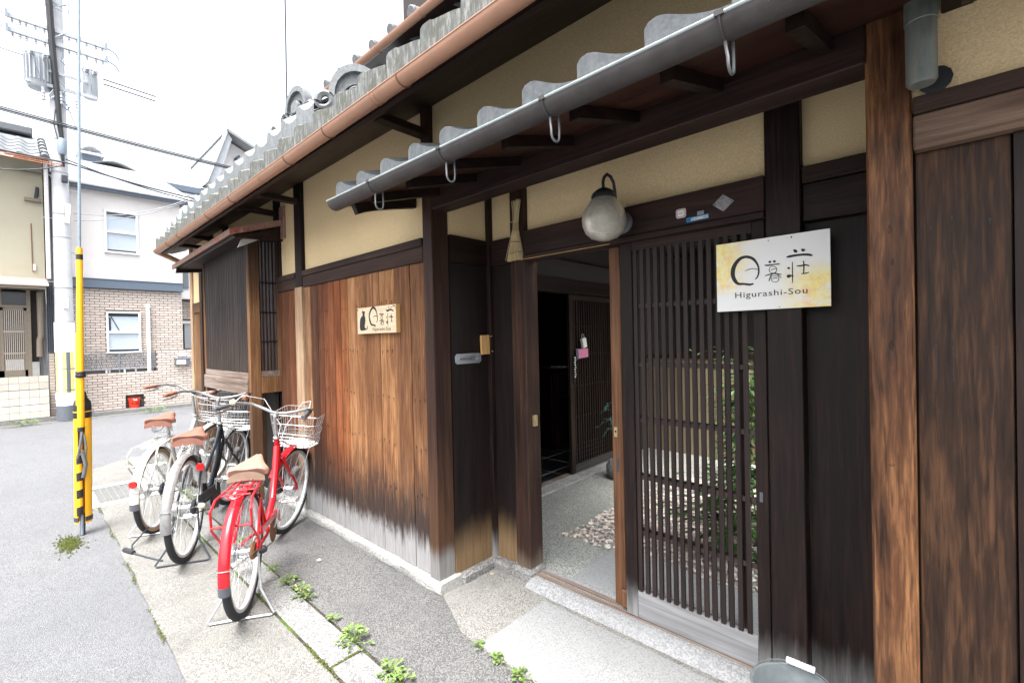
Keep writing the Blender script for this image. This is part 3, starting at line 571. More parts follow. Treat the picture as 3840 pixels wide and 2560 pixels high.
# upper storey wall and its eave
box(-2.95, 1.6, 2.05, 2.3, 2.9, 4.2, 'upper_wall', M['void'], H)
uy = 1.70; uz = lambda r_: 1.45+r_*uy
b = MB(); half_gutter(b, -3.62, 1.6, uy+.03, uz(1.192), .030); ug = b.build('upper_gutter', M['copper'], H, smooth=True)
for i in range(9): x = -3.3+i*.5; MB().tube(arc(uy+.03, uz(1.192), .0315, 175, 340, 8, lambda p, q_: (x, p, q_)), .003, 5).build('joint', M['copper'], ug)
b = MB(); b.add([(-3.62,uy+.06,uz(1.185)),(1.6,uy+.06,uz(1.185)),(1.6,2.4,uz(1.185)+.36),(-3.62,2.4,uz(1.185)+.36),(-3.62,uy+.06,uz(1.185)+.03),(1.6,uy+.06,uz(1.185)+.03),(1.6,2.4,uz(1.185)+.39),(-3.62,2.4,uz(1.185)+.39)],
   [(0,3,2,1),(4,5,6,7),(0,1,5,4),(1,2,6,5),(2,3,7,6),(3,0,4,7)]); b.build('upper_soffit', M['darkx'], H)
b = MB(); b.lathe([(.001,0),(.036,0),(.042,.006),(.042,.03),(.038,.034),(.038,.22)], n=14, M=Matrix.Rotation(R(-72), 3, 'X')); rt = b.build('round_tile', M['tile'], H, loc=(0,0,0), smooth=True)
P2 = Vector((-3.58, uy+.025, uz(1.192)+.045)); rt.location = P2-H.location
for i in range(1, 13): inst(rt, H, P2+Vector((.235*i, 0, 0))-H.location)
# ridge-end ornaments
def ornament(x, y, z, s, rz, cyl):
    mb = MB(); Mx = Matrix.Translation((x, y, z)) @ Matrix.Rotation(rz, 4, 'Z') @ Matrix.Scale(s, 4)
    mb.M = Mx
    outer = [(.22*math.cos(R(a)), .22*math.sin(R(a))*1.15+.16) for a in range(0, 181, 15)]; mid = [(p*.80, (q_-.16)*.80+.15) for p, q_ in outer]; inn = [(p*.55, (q_-.16)*.55+.12) for p, q_ in outer]
    def ring(A, B, y0, y1):
        n = len(A); mb.add([(p, y0, q_) for p, q_ in A]+[(p, y0, q_) for p, q_ in B]+[(p, y1, q_) for p, q_ in A]+[(p, y1, q_) for p, q_ in B],
          [f for i in range(n-1) for f in ((i, i+1, n+i+1, n+i), (i, 2*n+i, 2*n+i+1, i+1), (n+i, n+i+1, 3*n+i+1, 3*n+i))])
    ring(outer, mid, -.05, .05); ring(mid, inn, -.015, .05)
    mb.add([(p, .02, q_) for p, q_ in inn], [tuple(range(len(inn)))])
    for sx in (-1, 1):
        pts = [(sx*(.23+.005*k+.085*(1-k/22)*math.cos(k*.45)), -.02, .09+.085*(1-k/22)*math.sin(k*.45)) for k in range(20)]; mb.tube(pts, [.032*(1-k/26) for k in range(20)], 6)
        mb.box(min(sx*.08, sx*.24), max(sx*.08, sx*.24), -.03, .05, -.0, .06)
    mb.box(-.16, .16, -.02, .05, -.0, .10)
    o = mb.build('ridge_ornament', M['tile'], H, smooth=True)
    c_ = MB(); c_.M = Mx; c_.lathe([(.001,-.06),(.07,-.06),(.075,-.05),(.075,-.02),(.062,-.015),(.062,.75)], (0, -.0, .17), 14, Matrix.Rotation(R(-90 if cyl else -62), 3, 'X')); c_.build('ridge_tile', M['tile'], H, smooth=True)
ornament(-2.27, 1.27, 2.665, .64, R(55), False)
ornament(-3.28, 1.38, 3.00, .60, R(8), True); box(-3.42, -3.14, 1.34, 1.56, 2.80, 3.02, 'ridge_course', M['tile'], H, c=.02)
mb = MB(); mb.lathe([(.001,0),(.055,0),(.06,.008),(.06,.05),(.05,.055),(.05,.3)], (-3.40,1.26,2.92), 12, Matrix.Rotation(R(-70), 3, 'X') ); mb.lathe([(.001,0),(.05,0),(.055,.008),(.055,.05),(.045,.055),(.045,.3)], (-3.12,1.28,2.80), 12, Matrix.Rotation(R(-75), 3, 'X'))
mb.build('ridge_tile', M['tile'], H, smooth=True)
for x, dz in ((-3.5,0),(-3.38,.03),(-3.25,.0)): box(x-.05, x+.06, 1.33, 1.5, 2.76+dz, 2.83+dz, 'ridge_course', M['tile'], H, c=.006)

# ------------------------------------------------------------------ bay window with lattice
BX0, BX1, BY = -5.735, -4.354, 1.362
bay = empty('bay_window', (-5, 1.4, .98)); bay.parent = H; bay.location = Vector((-5, 1.4, .98))-H.location
def bbox(*a, **k): return box(*a, **k)
box(BX1-.062, BX1, BY, BY+.085, .0+.07, 2.36, 'corner_post', M['orangepost'], bay, c=.003)
box(BX0-.06, BX0, BY, BY+.085, .07, 2.36, 'corner_post', M['orangepost'], bay, c=.003)
box(BX0-.05, BX1-.063, BY-.012, BY+.06, .995, 1.128, 'sill', M['sillrail'], bay, c=.003)
box(BX0, BX1-.063, BY-.004, BY+.045, 1.130, 1.188, 'bottom_rail', M['sillrail'], bay, c=.002)
b = MB(); n = 64
for i in range(n):
    x = BX0+.012+(BX1-.075-BX0)*(i+.5)/n-.0; wd = .0062; b.box(x-wd, x+wd, BY+.004+rnd.uniform(0,.002), BY+.024, 1.188, 2.35)
b.build('slats', M['baylat'], bay, kind='stuff', color=(1,1,1))
box(BX0, BX1-.063, BY+.030, BY+.036, 1.188, 2.35, 'backing', M['void'], bay)
# side lattice
for k, (y, wd) in enumerate(((1.462,.007),(1.492,.007),(1.521,.007),(1.549,.007),(1.580,.007))): box(BX1-.03, BX1-.012, y-.006, y+wd, 1.205, 2.36, 'side_slat', M['baylat'], bay, color=(2.2,2.5,2.8))
box(BX1-.03, BX1-.005, 1.592, 1.618, 1.15, 2.36, 'side_frame', M['orangepost'], bay)
for z in (1.463, 1.722, 1.988): box(BX1-.026, BX1-.006, 1.448, 1.592, z-.006, z+.006, 'side_rail', M['darky'], bay)
box(BX1-.034, BX1-.004, 1.448, 1.60, 1.152, 1.203, 'side_rail', M['sillrail'], bay)
box(BX1-.045, BX1+.002, 1.448, 1.62, 1.007, 1.148, 'side_sill', M['orangepost'], bay, c=.003)
box(BX1-.05, BX1-.038, 1.448, 1.62, 1.2, 2.36, 'side_backing', M['orangepost'], bay)
box(BX0+.02, BX1-.07, 1.58, 1.61, .07, .99, 'under_bay_shade', M['void'], bay)  # dark sheet standing in for the shade in the void below the bay
for x in (-5.45,-5.1,-4.7): box(x, x+.03, 1.55, 1.60, .3, .99, 'under_batten', M['orangepost'], bay)
# left strip panel by the house corner
box(-7.32, -6.93, 1.596, 1.64, 1.872, 2.0, 'strip_rail', M['orangepost'], bay); box(-7.32, -6.93, 1.612, 1.64, .07, 1.87, 'strip_panel', M['orangepost'], bay); box(-6.95, -6.84, 1.59, 1.70, .07, 2.42, 'strip_post', M['post'], bay, c=.003)
# bay roof
br = MB(); f0, f1, fy = -6.31, -4.222, 1.19
zf = lambda x: 2.352+(x-f0)/(f1-f0)*.046
br.add([(f0,fy,zf(f0)),(f1,fy,zf(f1)),(f1,1.63,2.548),(f0+.1,1.63,2.51)]+[(f0,fy,zf(f0)-.050),(f1,fy,zf(f1)-.050),(f1,1.63,2.500),(f0+.1,1.63,2.475)], [(0,1,2,3),(7,6,5,4),(0,4,5,1),(1,5,6,2),(2,6,7,3),(3,7,4,0)])
br.build('bay_roof', M['bayroof'], bay)
br = MB(); br.prism([(1.27,2.262),(1.30,2.335),(1.62,2.47),(1.62,2.375),(1.44,2.352)], 'x', -4.32, -4.285); br.build('bay_beam_end', M['oldend'], bay)
br = MB(); br.prism([(1.44,2.352),(1.45,2.43),(1.63,2.50),(1.63,2.36)], 'x', -4.31, -4.27); br.build('bay_bracket', M['darky'], bay)
box(-4.30, -4.20, 1.605, 1.64, 2.375, 2.66, 'bay_end_plate', M['bayroof'], bay, c=.003)
br = MB(); br.add([(f0+.03,fy+.03,zf(f0)-.052),(f1-.03,fy+.03,zf(f1)-.052),(f1-.05,1.62,2.47),(f0+.1,1.62,2.44),(f0+.03,fy+.05,2.29),(f1-.03,fy+.05,2.335),(f1-.05,1.62,2.36),(f0+.1,1.62,2.32)], [(0,4,5,1),(4,7,6,5),(1,5,6,2),(0,3,7,4)]); br.build('bay_eave_board', M['darkx'], bay)
br = MB(); br.prism([(1.20,2.25),(1.21,2.31),(1.6,2.40),(1.6,2.30)], 'x', -6.2, -6.15); br.build('bay_beam_end', M['darky'], bay)

# ------------------------------------------------------------------ right part of the front
for a, c_ in ((-.030,.146),): box(a, c_, 1.647, 1.668, 0, 1.92, 'plank', M['rightboard'], H, c=.002)
box(.149, .166, 1.640, 1.668, 0, 1.92, 'batten', M['dark'], H)
for a, c_ in ((.168,.34),(.342,.52),(.522,.70)): box(a, c_, 1.647, 1.668, 0, 1.92, 'plank', M['rightboard'], H, c=.002)
box(-.05, 1.6, 1.67, 1.72, 0, 2.04, 'inner_wall', M['void'], H)
box(-.032, 1.6, 1.612, 1.70, 1.921, 2.011, 'rail', M['palerail'], H, c=.004); box(-.032, 1.6, 1.602, 1.70, 2.013, 2.056, 'rail', M['nageshi'], H, c=.003)
b = MB()
for x, z in ((.0075,1.405),(.060-.02,1.40),(.117,1.40),(.0,1.72),(.04,1.74),(.108,1.72)): b.box(x-.0009, x+.0009, 1.6462, 1.6475, z-.09 if z < 1.5 else z-.012, z); b.box(x-.002, x+.002, 1.6455, 1.6475, z-.003, z+.002)
b.build('nail_row', M['ink'], H, kind='stuff')
b = MB(); b.lathe([(.001,2.068),(.026,2.068),(.031,2.075),(.031,2.222),(.033,2.224),(.033,3.2)], (-.0135, 1.567, 0), 20); b.build('downpipe', M['downpipe'], H, smooth=True)
b = MB(); b.lathe([(.02,0),(.03,.004),(.034,.02)], (.012, 1.622, 2.085), 12, Matrix.Rotation(R(90), 3, 'X')); b.build('wall_hole', M['ink'], H)
box(.025, .086, 1.50, 1.63, 2.256, 2.5, 'eave_bracket', M['dark'], H, c=.003)
# ------------------------------------------------------------------ lattice gate: two sliding leaves
def leaf(x0, y, front):
    d = empty('sliding_door', (x0, y, .06)); d.parent = H; d.location = Vector((x0, y, .056))-H.location
    m = M['slat']; L = lambda *a, **k: box(*a, parent=d, **k)
    L(x0, x0+.062, y, y+.030, .056, 1.904, name='stile', mat=M['dark'] if front else M['orangestile'], c=.002); L(x0+.604, x0+.652, y, y+.030, .056, 1.904, name='stile', mat=M['dark'], c=.002)
    L(x0+.063, x0+.603, y+.002, y+.028, 1.862, 1.904, name='top_rail', mat=M['darkx']); L(x0+.063, x0+.603, y+.001, y+.029, .056, .190, name='bottom_rail', mat=M['greyrail'], c=.002)
    s0 = MB().box(-.0097, .0097, 0, .010, .188, 1.863).build('slat', m, d, loc=(0,0,0), color=(1,1,1)); 
    for i in range(15):
        p = Vector((x0+.079+i*.0352, y+.001, 0))-Vector((x0, y, .056))
        if i == 0: s0.location = p
        else: inst(s0, d, p+Vector((0, rnd.uniform(-.001,.001), 0)), color=(rnd.uniform(.85,1.1),)*3)
    for z in (.476,.751,1.033,1.305,1.591): L(x0+.063, x0+.603, y+.0105, y+.020, z-.010, z+.010, name='rail', mat=M['slat'], color=(1.9,1.9,1.95))
    if front: L(x0+.618, x0+.630, y-.001, y+.004, .755, .795, name='finger_pull', mat=M['greyplastic'])
    else:
        L(x0+.012, x0+.030, y-.002, y+.002, .925, .975, name='lock_plate', mat=M['brass']); MB().lathe([(.001,0),(.006,0)], (x0+.021, y-.003, .953), 10, Matrix.Rotation(R(90), 3, 'X')).build('keyhole', M['ink'], d)
        L(x0+.022, x0+.036, y-.0012, y+.003, .745, .815, name='finger_pull', mat=M['elecdark'])
    return d
M['orangestile'] = wood('worn_orange_stile_wood', ((.05,.022,.013), (.135,.062,.03), (.22,.11,.055)), 'z', 80, .5)
leaf(-1.146, 2.050, True)
leaf(-1.2334, 2.092, False)
box(-1.7588, -1.744, 2.07, 2.10, .92, .985, 'strike_plate', M['brass'], H)
MB().box(-1.186, -1.150, 2.060, 2.088, .062, .155, .008).build('door_stop', M['orangestile'], H)
# ------------------------------------------------------------------ behind the gate
struct(box(-2.72, 2.2, 2.13, 9.5, -.03, .040, 'passage_floor', M['passage']))
struct(box(-1.565, -.3, 2.168, 2.66, .0, .046, 'inner_granite_slab', M['granite'], c=.003))
inn = thing('inner_house', 'dark inner wing of the townhouse with doorway and lattice door behind the gate', 'house', (-2.7, 4, 0))
box(-2.74, -2.55, 3.02, 4.75, -.02, .052, 'threshold', M['stone'], inn, c=.006)
box(-2.74, -2.70, 3.05, 4.75, .052, .066, 'door_track', M['sillrail'], inn); box(-2.69, -2.67, 3.05, 4.75, .052, .064, 'door_track', M['dark'], inn)
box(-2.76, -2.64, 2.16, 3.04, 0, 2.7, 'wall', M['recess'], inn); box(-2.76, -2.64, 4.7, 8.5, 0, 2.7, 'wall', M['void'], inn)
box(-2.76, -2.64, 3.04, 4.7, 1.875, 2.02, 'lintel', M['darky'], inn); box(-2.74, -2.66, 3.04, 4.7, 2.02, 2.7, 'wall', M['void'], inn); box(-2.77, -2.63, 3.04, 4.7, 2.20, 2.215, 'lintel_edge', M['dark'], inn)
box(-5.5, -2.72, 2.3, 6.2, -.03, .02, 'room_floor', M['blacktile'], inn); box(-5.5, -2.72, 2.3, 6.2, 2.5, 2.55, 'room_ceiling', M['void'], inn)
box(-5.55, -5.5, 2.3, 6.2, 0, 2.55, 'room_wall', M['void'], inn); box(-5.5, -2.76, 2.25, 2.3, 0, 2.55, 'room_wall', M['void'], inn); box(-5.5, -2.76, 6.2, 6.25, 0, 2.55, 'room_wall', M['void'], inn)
for k in range(7): box(-5.4, -2.78, 2.6+k*.40, 2.606+k*.40, .02, .0225, 'tile_joint', M['stone'], inn)
for k in range(6): box(-2.98-k*.40, -2.974-k*.40, 2.3, 6.2, .02, .0222, 'tile_joint', M['stone'], inn)
cb = thing('cabinet', 'dark wooden cabinet with drawers inside the dim entrance hall', 'cabinet', (-3.8, 4.6, .02))
box(-4.4, -3.5, 4.55, 5.9, .02, 1.02, 'body', M['cabinet'], cb, c=.005)
for j in range(3):
    for i in range(2): box(-4.36+i*.43, -3.96+i*.43, 4.535, 4.552, .08+j*.31, .36+j*.31, 'drawer', M['cabinet'], cb, c=.006); 
for j in range(3):
    for i in range(3): box(-3.502, -3.485, 4.6+i*.43, 4.98+i*.43, .08+j*.31, .36+j*.31, 'drawer', M['cabinet'], cb, c=.006)
box(-4.45, -3.45, 4.5, 5.95, 1.02, 1.05, 'top', M['cabinet'], cb)
box(-4.4, -3.6, 4.9, 5.9, 1.052, 1.75, 'upper_shelf', M['cabinet'], cb)
bk = tag(box(-3.68, -3.50, 4.72, 4.84, 1.0515, 1.066, 'book', M['paper']), 'pale booklet lying on the dark cabinet in the entrance hall', 'book')
# inner lattice leaves
def inner_leaf(y0, x):
    d = thing('lattice_door', '', 'door', (x, y0, .06)); L = lambda *a, **k: box(*a, parent=d, **k)
    L(x-.03, x, y0, y0+.07, .066, 1.873, name='stile', mat=M['darkst']); L(x-.03, x, y0+.86, y0+.92, .066, 1.873, name='stile', mat=M['darkst'])
    L(x-.028, x-.002, y0+.07, y0+.86, 1.82, 1.873, name='top_rail', mat=M['darkst']); L(x-.028, x-.002, y0+.07, y0+.86, .066, .15, name='bottom_panel', mat=M['greyst'])
    s0 = MB().box(-.012, -.001, -.008, .008, .15, 1.82).build('slat', M['darkst'], d, loc=(0,0,0))
    for i in range(18):
        p = Vector((0, .09+i*.044, -.06))
        if i == 0: s0.location = p
        else: inst(s0, d, p)
    for z in (.20,.245,.29,.335,.625,.94,1.26,1.55): L(x-.022, x-.012, y0+.07, y0+.86, z-.007, z+.007, name='rail', mat=M['darkst'])
    return d
M['darkst'] = wood('dark_inner_door_wood', ((.022,.014,.012),(.045,.029,.024),(.075,.048,.036)), 'z', 60, .5); M['greyst'] = wood('grey_worn_panel_wood', ((.05,.047,.045),(.09,.085,.08),(.14,.13,.125)), 'y', 50, .7)
inner_leaf(3.735, -2.665)['label'] = 'dark lattice sliding door of the inner entrance, front leaf with the pink note on it'
inner_leaf(3.905, -2.700)['label'] = 'dark lattice sliding door of the inner entrance, rear leaf partly slid behind the other'
box(-2.668, -2.655, 3.775, 3.80, .98, 1.25, 'door_handle', M['ink'], inn)
nt_ = thing('hanging_note', 'pink paper note in a dark holder hanging on the inner lattice door', 'note', (-2.63, 3.9, 1.28))
b = MB(); b.add([(-2.635,3.80,1.322),(-2.63,4.01,1.328),(-2.63,4.012,1.232),(-2.635,3.815,1.218),(-2.64,3.80,1.322),(-2.64,4.01,1.328),(-2.64,4.012,1.232),(-2.64,3.815,1.218)], [(0,3,2,1),(4,5,6,7),(0,1,5,4),(1,2,6,5),(2,3,7,6),(3,0,4,7)]); b.build('holder', M['slate'], nt_)
b = MB(); b.add([(-2.628,3.825,1.316),(-2.624,4.0,1.322),(-2.624,4.002,1.237),(-2.628,3.838,1.226),(-2.633,3.825,1.316),(-2.633,4.0,1.322),(-2.633,4.002,1.237),(-2.633,3.838,1.226)], [(0,3,2,1),(4,5,6,7),(0,1,5,4),(1,2,6,5),(2,3,7,6),(3,0,4,7)]); b.build('paper', M['pink'], nt_)
kb = thing('key_box', 'pale padlock key box hanging above the pink note on the inner door', 'key box', (-2.63, 3.93, 1.39))
b = MB(); b.M = Matrix.Translation((-2.63, 3.93, 1.385)) @ Matrix.Rotation(R(14), 4, 'X'); b.box(-.018, .018, -.034, .034, -.055, .045, .006); b.build('case', M['paper'], kb)
b = MB(); b.M = Matrix.Translation((-2.63, 3.93, 1.385)) @ Matrix.Rotation(R(14), 4, 'X'); b.tube([(0,-.02,.04),(0,-.02,.07)]+arc(0, .07, .02, 180, 0, 6, lambda p, q_: (0, p, q_))+[(0,.02,.04)], .004, 6); b.build('shackle', M['steel'], kb)
ck = thing('bicycle_lock_chain', 'white beaded chain hanging on the inner door handle', 'chain', (-2.645, 3.79, 1.2))
b = MB()
for i in range(9): b.sphere((-2.643, 3.79+.004*math.sin(i*2), 1.235-i*.024), .010, 8, 6)
b.build('beads', M['paper'], ck)
# dark ceiling over the passage, back fence, far eave
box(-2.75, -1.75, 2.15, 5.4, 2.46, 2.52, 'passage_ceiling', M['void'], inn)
bf = thing('back_fence', 'tan wooden board fence at the back of the courtyard behind the lattice gate', 'fence', (-.5, 5.3, .04))
for i in range(22): box(-3.0+i*.2, -2.806+i*.2, 5.30, 5.32, .04, 1.16, 'board', M['tanfence'], bf)
box(-3.0, 1.5, 5.285, 5.30, 1.165, 1.21, 'cap', M['dark'], bf)
rw = thing('rear_wing', 'dark rear wing of the house above the courtyard fence', 'house', (-.5, 6.2, 0)); box(-3, 3, 6.2, 6.4, 0, 4.2, 'wall', M['void'], rw); box(-3, 3, 5.3, 6.3, 2.5, 2.56, 'eave', M['darkx'], rw)
# gravel bed (stuff)
q = random.Random(5); mb = MB(); ico = [(0,0,1),(.894,0,.447),(.276,.851,.447),(-.724,.526,.447),(-.724,-.526,.447),(.276,-.851,.447),(.724,.526,-.447),(-.276,.851,-.447),(-.894,0,-.447),(-.276,-.851,-.447),(.724,-.526,-.447),(0,0,-1)]
icf = [(0,1,2),(0,2,3),(0,3,4),(0,4,5),(0,5,1),(1,6,2),(2,7,3),(3,8,4),(4,9,5),(5,10,1),(1,10,6),(2,6,7),(3,7,8),(4,8,9),(5,9,10),(11,7,6),(11,8,7),(11,9,8),(11,10,9),(11,6,10)]
for i in range(5200):
    x, y = q.uniform(-1.95, .15), q.uniform(2.60, 4.4)
    if y < 2.66+.04*math.sin(x*9) and x > -1.6: continue
    if x < -1.96+.02*(y-2.6)+.04*q.random(): continue
    a, bb, cc = q.uniform(.010,.022), q.uniform(.008,.018), q.uniform(.006,.012); rz = q.uniform(0, 6.28); c_, s_ = math.cos(rz), math.sin(rz)
    mb.add([(x+(vx*a*c_-vy*bb*s_), y+(vx*a*s_+vy*bb*c_), .045+q.uniform(0,.006)+vz*cc) for vx, vy, vz in ico], icf)
mb.build('gravel', M['pebble'], kind='stuff', smooth=True)
for x, y, s_, lb in ((-1.72,3.10,.07,'small dark rock lying on the white gravel seen through the gate opening'),(-.75,3.3,.13,'dark garden rock on the gravel behind the lattice')):
    o = MB().sphere((x, y, .06), s_, 9, 6, (1, 1, .6)).build('garden_rock', M['stone_dark'], smooth=False); tag(o, lb, 'rock')
def blades(mb, x, y, z0, h, n, spread, q, wl=(.05,.11), droop=.5):
    for i in range(n):
        a = q.uniform(0, 6.28); r = abs(q.gauss(0, spread)); px, py, pz = x+r*math.cos(a), y+r*math.sin(a), z0+q.uniform(.1, 1)*h
        L = q.uniform(*wl); d = Vector((math.cos(a+q.uniform(-.8,.8)), math.sin(a+q.uniform(-.8,.8)), q.uniform(-droop, .5))).normalized(); u = d.cross(Vector((0, 0, 1))).normalized()*L*.16
        p = Vector((px, py, pz)); mb.add([p, p+d*L*.45+u, p+d*L+Vector((0,0,-L*.15)), p+d*L*.45-u], [(0,1,2,3)])
for k, (x, y, h) in enumerate(((-1.02,3.5,1.3),(-.86,3.35,1.15),(-1.35,4.6,1.0),(-.6,3.9,1.5),(-.98,3.0,.5))):
    pl = thing('garden_plant', ['tall green bamboo-leaved plant behind the lattice, nearest the right gate post','bushy green plant beside the tall one behind the lattice','low green shrub at the back of the courtyard','tallest leafy shrub by the courtyard fence','small green plant at the edge of the gravel'][k], 'plant', (x, y, .04)); q = random.Random(20+k)
    mb = MB(); 
    for j in range(5): mb.tube([(x+q.uniform(-.05,.05), y+q.uniform(-.05,.05), .04),(x+q.uniform(-.12,.12), y+q.uniform(-.1,.1), h*.9)], .005, 5)
    mb.build('stems', M['weed'], pl)
    mb = MB(); blades(mb, x, y, .05, h, 260, .13, q, (.07,.16)); mb.build('leaves', M['leaf'], pl)
pp = thing('potted_plant', 'small bluish-leaved plant in a round pot beside the inner lattice door', 'plant', (-2.3, 4.0, .04)); q = random.Random(31)
MB().lathe([(.001,.04),(.07,.04),(.115,.10),(.12,.16),(.09,.21),(.085,.22),(.07,.19)], (-2.3,4.0,0), 16).build('pot', M['stone_dark'], pp, smooth=True)
mb = MB(); mb.tube([(-2.3,4.0,.2),(-2.31,3.95,.5),(-2.30,3.9,.72)], .006, 5); mb.build('stem', M['dark'], pp)
mb = MB(); blades(mb, -2.3, 3.87, .52, .3, 34, .07, q, (.07,.12), .9); mb.build('leaves', M['bluleaf'], pp)
# ------------------------------------------------------------------ things hung on the front
BIG=[[(0.1494,0.1226,0.0033),(0.1577,0.1317,0.0049),(0.1628,0.1495,0.0057),(0.1622,0.1702,0.0061),(0.1562,0.1871,0.0074),(0.1439,0.2049,0.01),(0.1273,0.2153,0.0109),(0.1104,0.2178,0.0111),(0.0932,0.2123,0.0129),(0.077,0.1958,0.0148),(0.0667,0.1734,0.0167),(0.0652,0.1475,0.0158),(0.0729,0.1253,0.014),(0.0858,0.1111,0.0104),(0.1073,0.1083,0.0085),(0.1284,0.1037,0.0084),(0.143,0.1058,0.0058)],[(0.1128,0.1604,0.0017),(0.1247,0.1649,0.0029),(0.1415,0.1669,0.0025),(0.16,0.1608,0.0025)],[(0.1987,0.1856,0.004),(0.2035,0.1859,0.0095),(0.2082,0.1843,0.0047)],[(0.2145,0.1865,0.0039),(0.2192,0.1859,0.0094),(0.2239,0.1839,0.0047)],[(0.1846,0.1758,0.0032),(0.1946,0.1735,0.006),(0.2144,0.174,0.0043),(0.2378,0.1739,0.0046)],[(0.2004,0.1538,0.002),(0.2032,0.1647,0.002),(0.2136,0.1678,0.0024),(0.2245,0.1618,0.0023),(0.2271,0.1512,0.0023),(0.2219,0.142,0.0023),(0.2121,0.141,0.002),(0.2031,0.1466,0.002),(0.2004,0.1538,0.002)],[(0.2055,0.154,0.002),(0.2162,0.1562,0.0027),(0.2252,0.1568,0.0019)],[(0.1853,0.133,0.0028),(0.1982,0.136,0.0044),(0.214,0.1385,0.0035),(0.2297,0.1357,0.0039),(0.2439,0.1321,0.0027)],[(0.2152,0.1411,0.0031),(0.2061,0.1305,0.004),(0.1991,0.1106,0.0032)],[(0.2211,0.1421,0.0027),(0.2316,0.1319,0.0035),(0.243,0.1194,0.0019)],[(0.2071,0.1191,0.002),(0.21,0.1278,0.002),(0.2206,0.1296,0.0023),(0.2315,0.1252,0.0023),(0.2345,0.1159,0.0023),(0.2294,0.1063,0.0023),(0.2196,0.1051,0.002),(0.2106,0.1097,0.002),(0.2071,0.1191,0.002)],[(0.2119,0.1181,0.002),(0.2209,0.1215,0.0031),(0.2303,0.1178,0.0019)],[(0.2861,0.2223,0.0045),(0.2913,0.2162,0.0111),(0.2971,0.2109,0.0052)],[(0.3115,0.2208,0.0044),(0.317,0.2156,0.0109),(0.3235,0.2171,0.0051)],[(0.261,0.1967,0.003),(0.2724,0.1981,0.009),(0.2948,0.1995,0.0081),(0.3204,0.1986,0.008),(0.3365,0.1953,0.0086),(0.3465,0.1912,0.005)],[(0.2808,0.1762,0.0026),(0.2808,0.1477,0.0034),(0.2805,0.1171,0.0034),(0.2799,0.0953,0.0022)],[(0.2636,0.1544,0.0045),(0.2681,0.1538,0.0083),(0.2726,0.1514,0.003)],[(0.2618,0.1255,0.0053),(0.2678,0.123,0.0136),(0.2772,0.1237,0.0052),(0.2843,0.1202,0.003)],[(0.3176,0.1757,0.0033),(0.3188,0.1557,0.0043),(0.3171,0.1292,0.0033)],[(0.2951,0.1589,0.0033),(0.309,0.1579,0.0055),(0.3236,0.1593,0.005),(0.3361,0.1542,0.0036)],[(0.3098,0.1275,0.0029),(0.3232,0.1275,0.004),(0.3347,0.1304,0.0025)]]
SMALL=[[(0.1231,0.0552,0.0029),(0.1287,0.0702,0.0043),(0.1282,0.0887,0.005),(0.1238,0.1106,0.0065),(0.115,0.1285,0.0109),(0.1041,0.1348,0.0118),(0.0929,0.1276,0.0111),(0.0834,0.1113,0.0105),(0.0786,0.0929,0.0097),(0.081,0.0739,0.0112),(0.0853,0.0579,0.0112),(0.0918,0.0465,0.0096),(0.1029,0.0442,0.0081),(0.1167,0.0387,0.0073)],[(0.1034,0.0852,0.0022),(0.1145,0.0908,0.0036),(0.1282,0.0862,0.0029)],[(0.1496,0.1076,0.0028),(0.1506,0.1045,0.005)],[(0.1577,0.1075,0.0028),(0.1584,0.1044,0.0049)],[(0.1406,0.0984,0.0036),(0.154,0.095,0.0064),(0.1674,0.096,0.0042)],[(0.1485,0.0809,0.0021),(0.154,0.0889,0.0021),(0.1603,0.0844,0.0021),(0.1608,0.0753,0.0021),(0.1555,0.0705,0.0021),(0.1495,0.0741,0.0021),(0.1485,0.0809,0.0021)],[(0.1412,0.0625,0.0029),(0.1554,0.0651,0.0049),(0.1694,0.0616,0.0028)],[(0.1536,0.0637,0.0028),(0.1463,0.0444,0.0025)],[(0.1589,0.0633,0.0028),(0.1682,0.0505,0.0021)],[(0.1517,0.0501,0.0021),(0.1571,0.0564,0.0021),(0.1633,0.0508,0.0021),(0.1632,0.0432,0.0021),(0.1576,0.04,0.0021),(0.1527,0.0433,0.0021),(0.1517,0.0501,0.0021)],[(0.1962,0.1338,0.0034),(0.1975,0.1247,0.0048)],[(0.2091,0.1309,0.0034),(0.2104,0.124,0.0047)],[(0.1805,0.1159,0.0035),(0.1891,0.1105,0.0089),(0.2062,0.1154,0.0074),(0.2239,0.1057,0.0047)],[(0.19,0.0978,0.0027),(0.1899,0.0624,0.0027),(0.1898,0.0318,0.0017)],[(0.1825,0.0811,0.0035),(0.1838,0.0749,0.0048)],[(0.1808,0.0517,0.0055),(0.1856,0.0537,0.0124),(0.1905,0.0564,0.0027)],[(0.21,0.0942,0.0027),(0.2105,0.0757,0.0034),(0.2109,0.0564,0.0027)],[(0.1973,0.0798,0.0027),(0.2092,0.0803,0.0061),(0.2192,0.0765,0.0034)],[(0.2055,0.0559,0.0027),(0.2163,0.0559,0.0027)]]
CAT=[(0.0368,0.1309),(0.0398,0.1207),(0.0486,0.1199),(0.0532,0.1166),(0.0492,0.1097),(0.0483,0.0955),(0.0539,0.0855),(0.0536,0.0665),(0.0496,0.051),(0.0475,0.0384),(0.052,0.0286),(0.0596,0.0275),(0.0646,0.0326),(0.0655,0.042),(0.0685,0.0418),(0.0684,0.0324),(0.0653,0.0253),(0.0557,0.0214),(0.0441,0.0179),(0.0267,0.0167),(0.0181,0.0226),(0.016,0.0372),(0.0172,0.066),(0.0205,0.0818),(0.0277,0.0915),(0.0356,0.0966),(0.0365,0.1092),(0.0311,0.1145),(0.0328,0.1185),(0.0351,0.1205)]
LOC = (0, 0, 0)
def lettering(mb, name, mat, parent): return mb.build(name, mat, parent, loc=LOC)
